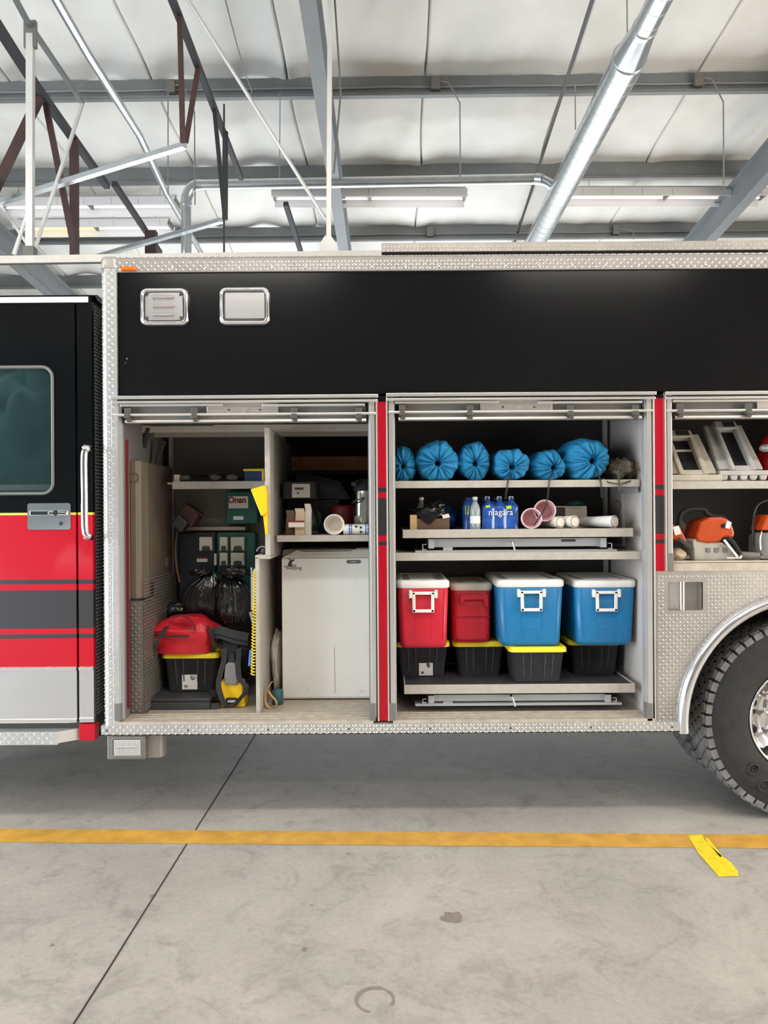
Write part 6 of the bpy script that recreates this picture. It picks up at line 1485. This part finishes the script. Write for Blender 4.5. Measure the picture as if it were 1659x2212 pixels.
m = MB(); m.ribbon([P(325, 1371, Yd-0.012), P(345, 1373, Yd-0.022), P(375, 1375, Yd-0.024), P(407, 1375, Yd-0.022)], 0.010, 0.004, (0, 0, 1)); m.build('zip_band', 'strap_grey', t)
m = MB(); m.ribbon(smooth_pts([P(362, 1352, Yd-0.005), P(354, 1362, Yd-0.020), P(346, 1378, Yd-0.032), P(336, 1394, Yd-0.032), P(330, 1412, Yd-0.02), P(327, 1424, Yd-0.006)], 5), 0.036, 0.004, (0.9, 0.1, 0.45)); m.build('strap', 'strap_grey', t)
m = MB(); m.ribbon(smooth_pts([P(365, 1334, Yd+0.02), P(385, 1329, Yd-0.004), P(404, 1334, Yd-0.010), P(417, 1348, Yd-0.016), P(421, 1362, Yd-0.02)], 5), 0.024, 0.004, (0.1, 1, 0.2)); m.build('top_strap', 'ink_red', t)
m = MB(); m.ribbon(smooth_pts([P(448, 1352, Yd), P(457, 1372, Yd-0.01), P(461, 1392, Yd-0.01), P(462, 1408, Yd)], 4), 0.02, 0.004, (0.6, 0.8, 0)); m.build('side_strap', 'strap_grey', t)
t = thing('black_sack', 'large shiny black plastic sack heaped above the red bag', 'sack', (P(450, 1400, 0.5).x, 0.55, zmt+0.002))
m = MB(); nu, nv = 120, 60
def trash(cx, cy, cz, rx, ry, rz, seed, knot):
    vs = []
    for j in range(nv+1):
        ph = PI*j/nv
        for i in range(nu):
            th = 2*PI*i/nu; d = Vector((math.sin(ph)*math.cos(th), math.sin(ph)*math.sin(th), math.cos(ph)))
            k = 1 + 0.12*noise.noise(d*1.6+Vector((seed, 0, 0)))
            w_ = abs(noise.noise(Vector((d.x*5.5, d.y*5.5, d.z*1.6+seed)))); k -= 0.16*(0.35-min(0.35, w_*1.6))
            k -= 0.05*abs(noise.noise(Vector((d.x*13, d.y*13, d.z*4+seed))))
            q = Vector((cx+d.x*rx*k, cy+d.y*ry*k, cz+d.z*rz*k))
            vs.append(q)
    m.add(vs, [(j*nu+i, (j+1)*nu+i, (j+1)*nu+(i+1)%nu, j*nu+(i+1)%nu) for j in range(nv) for i in range(nu)], 0, True)
knot = P(478, 1236, 0.54)
def bag(c, rx, ry, rz, seed, kz):
    nu, nv = 200, 70; vs = []
    for j in range(nv+1):
        ph = PI*j/nv
        for i in range(nu):
            th = 2*PI*i/nu; d = Vector((math.sin(ph)*math.cos(th), math.sin(ph)*math.sin(th), math.cos(ph)))
            k = 1 + 0.14*noise.noise(d*1.5+Vector((seed, 0, 0)))
            top = max(0, d.z+0.2)/1.2
            fold = abs(noise.noise(Vector((math.cos(th)*3.4, math.sin(th)*3.4, seed + d.z*0.5)))) 
            k += (0.30*fold-0.07)*(0.35+0.65*top) + 0.05*abs(noise.noise(Vector((d.x*7, d.y*7, d.z*4+seed))))
            neck = 1 - 0.45*max(0, d.z-0.55)/0.45
            q = Vector((c.x+d.x*rx*k*neck + (knot.x-c.x)*0.6*max(0, d.z-0.3), c.y+d.y*ry*k*neck, c.z+d.z*rz*(1+0.3*(k-1))))
            q.z = max(q.z, kz); vs.append(q)
    m.add(vs, [(j*nu+i, (j+1)*nu+i, (j+1)*nu+(i+1)%nu, j*nu+(i+1)%nu) for j in range(nv) for i in range(nu)], 0, True)
zlim = zrb+0.16
c = P(438, 1300, 0.56); bag(Vector((c.x, 0.575, c.z)), 0.130, 0.075, 0.172, 1.0, zlim)
c = P(505, 1305, 0.54); bag(Vector((c.x, 0.555, c.z)), 0.122, 0.09, 0.190, 7.0, zb1+0.36)
c = P(375, 1316, 0.58); bag(Vector((c.x, 0.59, c.z)), 0.10, 0.07, 0.06, 13.0, zlim)
c = P(520, 1400, 0.6); bag(Vector((c.x, 0.60, zb1+0.26)), 0.07, 0.09, 0.25, 19.0, zb1+0.001)
c = P(470, 1340, 0.60); bag(Vector((c.x, 0.60, c.z)), 0.15, 0.06, 0.12, 29.0, zlim)
blob(m, P(508, 1236, 0.53), 0.085, 0.05, 0.030, 0.5, 2.6, 3, ridge=0.5, rf=5); blob(m, P(432, 1236, 0.54), 0.055, 0.04, 0.020, 0.5, 2.6, 8, ridge=0.5, rf=5)
m.build('sack', 'trash_bag', t)
t = thing('gear_pad', 'folded dark grey padded strap lying between the black sack and the harness', 'pad', P(500, 1375, 0.3))
m = MB(); m.ribbon(smooth_pts([P(462, 1366, 0.33), P(475, 1362, 0.30), P(500, 1370, 0.29), P(536, 1377, 0.30)], 5), 0.05, 0.022, (0.1, 0.55, 0.7)); m.ribbon(smooth_pts([P(462, 1372, 0.33), P(480, 1374, 0.29), P(508, 1384, 0.285), P(536, 1388, 0.30)], 5), 0.04, 0.015, (0.1, 0.6, 0.6)); m.build('pad', 'strap_grey', t, bev=0.004)
# yellow harness with dark straps
Yh = 0.26
t = thing('harness', 'yellow and black air-pack harness with grey straps standing beside the tote', 'harness', (P(503, 1525, Yh).x, Yh+0.08, zb1))
def QP(px, py, Y=Yh): return P(px, py, Y)
m = MB(); pts = [(474,1474),(486,1472),(512,1474),(522,1474),(527,1500),(530,1528),(478,1527),(473,1500)]
pl = [(QP(*p).x, max(QP(*p).z, zb1+0.001)) for p in pts][::-1]; m.prism(pl, Yh, Yh+0.10); m.build('frame', 'yellow_plastic', t, bev=0.008)
m = MB(); m.prism([(QP(*p).x, QP(*p).z) for p in ((487,1435),(495,1430),(508,1432),(514,1440),(516,1470),(512,1480),(486,1478),(484,1462))][::-1], Yh-0.015, Yh+0.05); m.build('buckle', 'grey_plastic', t, bev=0.01)
m = MB(); c = QP(500, 1515, Yh-0.005); m.loft([(-0.006, 0.034, 0.020, 0.012), (0.012, 0.030, 0.016, 0.010)], 0, 0); m.xf(Matrix.Translation(c) @ Matrix.Rotation(PI/2, 4, 'X')); m.build('latch', 'black_rubber', t)
m = MB(); c = QP(500, 1515, Yh-0.019); m.box(c.x-0.022, c.x+0.022, c.y-0.001, c.y+0.003, c.z-0.006, c.z+0.006); m.build('latch_plate', 'ink_grey', t)
for pts, w_ in (([(484,1400,Yh),(484,1425,Yh-.01),(477,1450,Yh-.02),(472,1480,Yh-.03),(478,1505,Yh-.035),(486,1522,Yh-.03),(500,1529,Yh-.02)], 0.03), ([(516,1400,Yh),(514,1440,Yh-.01),(518,1466,Yh-.02),(531,1482,Yh-.03),(528,1498,Yh-.03),(516,1512,Yh-.03),(506,1525,Yh-.02)], 0.03), ([(498,1400,Yh+.02),(499,1420,Yh+.01),(500,1440,Yh-.005)], 0.035), ([(476,1524,Yh-.02),(462,1526,Yh-.03),(450,1524,Yh-.02)], 0.035)):
    m = MB(); pp = [QP(*p) for p in pts]
    for p in pp: p.z = max(p.z, zb1+0.012)
    m.ribbon(smooth_pts(pp, 5), w_, 0.004, (0.95, 0.2, 0.1) if pts[0][0] != 476 else (0, 0.3, 1)); m.build('strap', 'strap_grey', t)
m = MB(); c = QP(505, 1395, Yh+0.05); blob(m, (c.x, Yh+0.09, c.z-0.01), 0.085, 0.07, 0.05, 0.4, 2.5, 31, ridge=0.4); m.build('shoulder_pad', 'dark_cloth', t)
m = MB(); c = QP(463, 1505, Yh+0.02); blob(m, (c.x+0.004, Yh+0.06, zb1+0.045), 0.038, 0.04, 0.044, 0.4, 2.5, 37, zmin=zb1+0.001); m.build('pouch', 'dark_cloth', t)
# coil cord, tube, wrench
Yc = 0.12
t = thing('coil_cord', 'yellow coiled cord hanging along the partition edge', 'coiled cord', P(546, 1450, Yc))
m = MB(); pts = []; turns = 34
xa = lambda py: 549.5 - 3.5*min(1, max(0, (py-1320)/140))
for i in range(turns*10+1):
    u = i/(turns*10); py = 1232 + (1458-1232)*u; c = P(xa(py), py, Yc-0.02); an = 2*PI*u*turns; rr = 0.010 if py > 1300 else 0.006
    pts.append(c + Vector((math.cos(an)*rr, math.sin(an)*rr, 0)))
m.tube(pts, 0.0030, 6); m.build('coil', 'yellow_cord', t)
m = MB(); q = P(541, 1322, Yc-0.02); m.cyl(q, P(547, 1345, Yc-0.02), 0.008, 10); m.build('connector', 'grey_plastic', t)
t = thing('blue_tube', 'short blue tube half hidden by the yellow coil', 'tube', P(541, 1430, 0.17)); m = MB(); m.cyl(P(543, 1404, 0.16), P(540, 1438, 0.16), 0.011, 14); m.build('tube', 'blue_tube', t)
t = thing('wrench', 'steel open-ended wrench hanging behind the yellow coil', 'wrench', P(547, 1300, 0.17)); 
m = MB(); m.bar(P(545.5, 1244, 0.16), P(546, 1318, 0.16), 0.018, 0.006); m.bar(P(543, 1226, 0.16), P(544, 1245, 0.16), 0.008, 0.006); m.bar(P(550, 1228, 0.16), P(547, 1245, 0.16), 0.008, 0.006); m.build('shank', 'steel_grey', t)
t = thing('gauge', 'small round wire-framed gauge on the step of the partition', 'gauge', P(566, 1200, 0.2)); m = MB(); c = P(567, 1191, 0.18); m.tube([c+Vector((0.03*math.cos(a), 0, 0.026*math.sin(a))) for a in [PI*k/12 for k in range(13)]], 0.003, 6); m.build('wire_frame', 'steel_grey', t); m = MB(); blob(m, (c.x+0.006, 0.19, zps+0.029), 0.018, 0.02, 0.018, 0.05, 2, 1); m.build('dial', 'dark_metal', t)
# yellow wheel chock shaped scoop
t = thing('yellow_paddle', 'bright yellow plastic paddle with a narrow tail hanging on the partition', 'paddle', P(562, 1100, 0.10))
Yq = 0.09; m = MB(); pl = [(P(*p, Yq).x, P(*p, Yq).z) for p in ((541,1057),(571,1048),(576,1062),(577,1105),(575,1110),(564,1115))]
m.prism(pl[::-1], Yq, Yq+0.045); m.build('blade', 'yellow_plastic', t, bev=0.004)
m = MB(); pl = [(P(*p, Yq).x, P(*p, Yq).z) for p in ((567,1112),(577,1108),(577,1156),(572,1155))]; m.prism(pl[::-1], Yq+0.015, Yq+0.040); m.build('tail', 'yellow_plastic', t, bev=0.002)
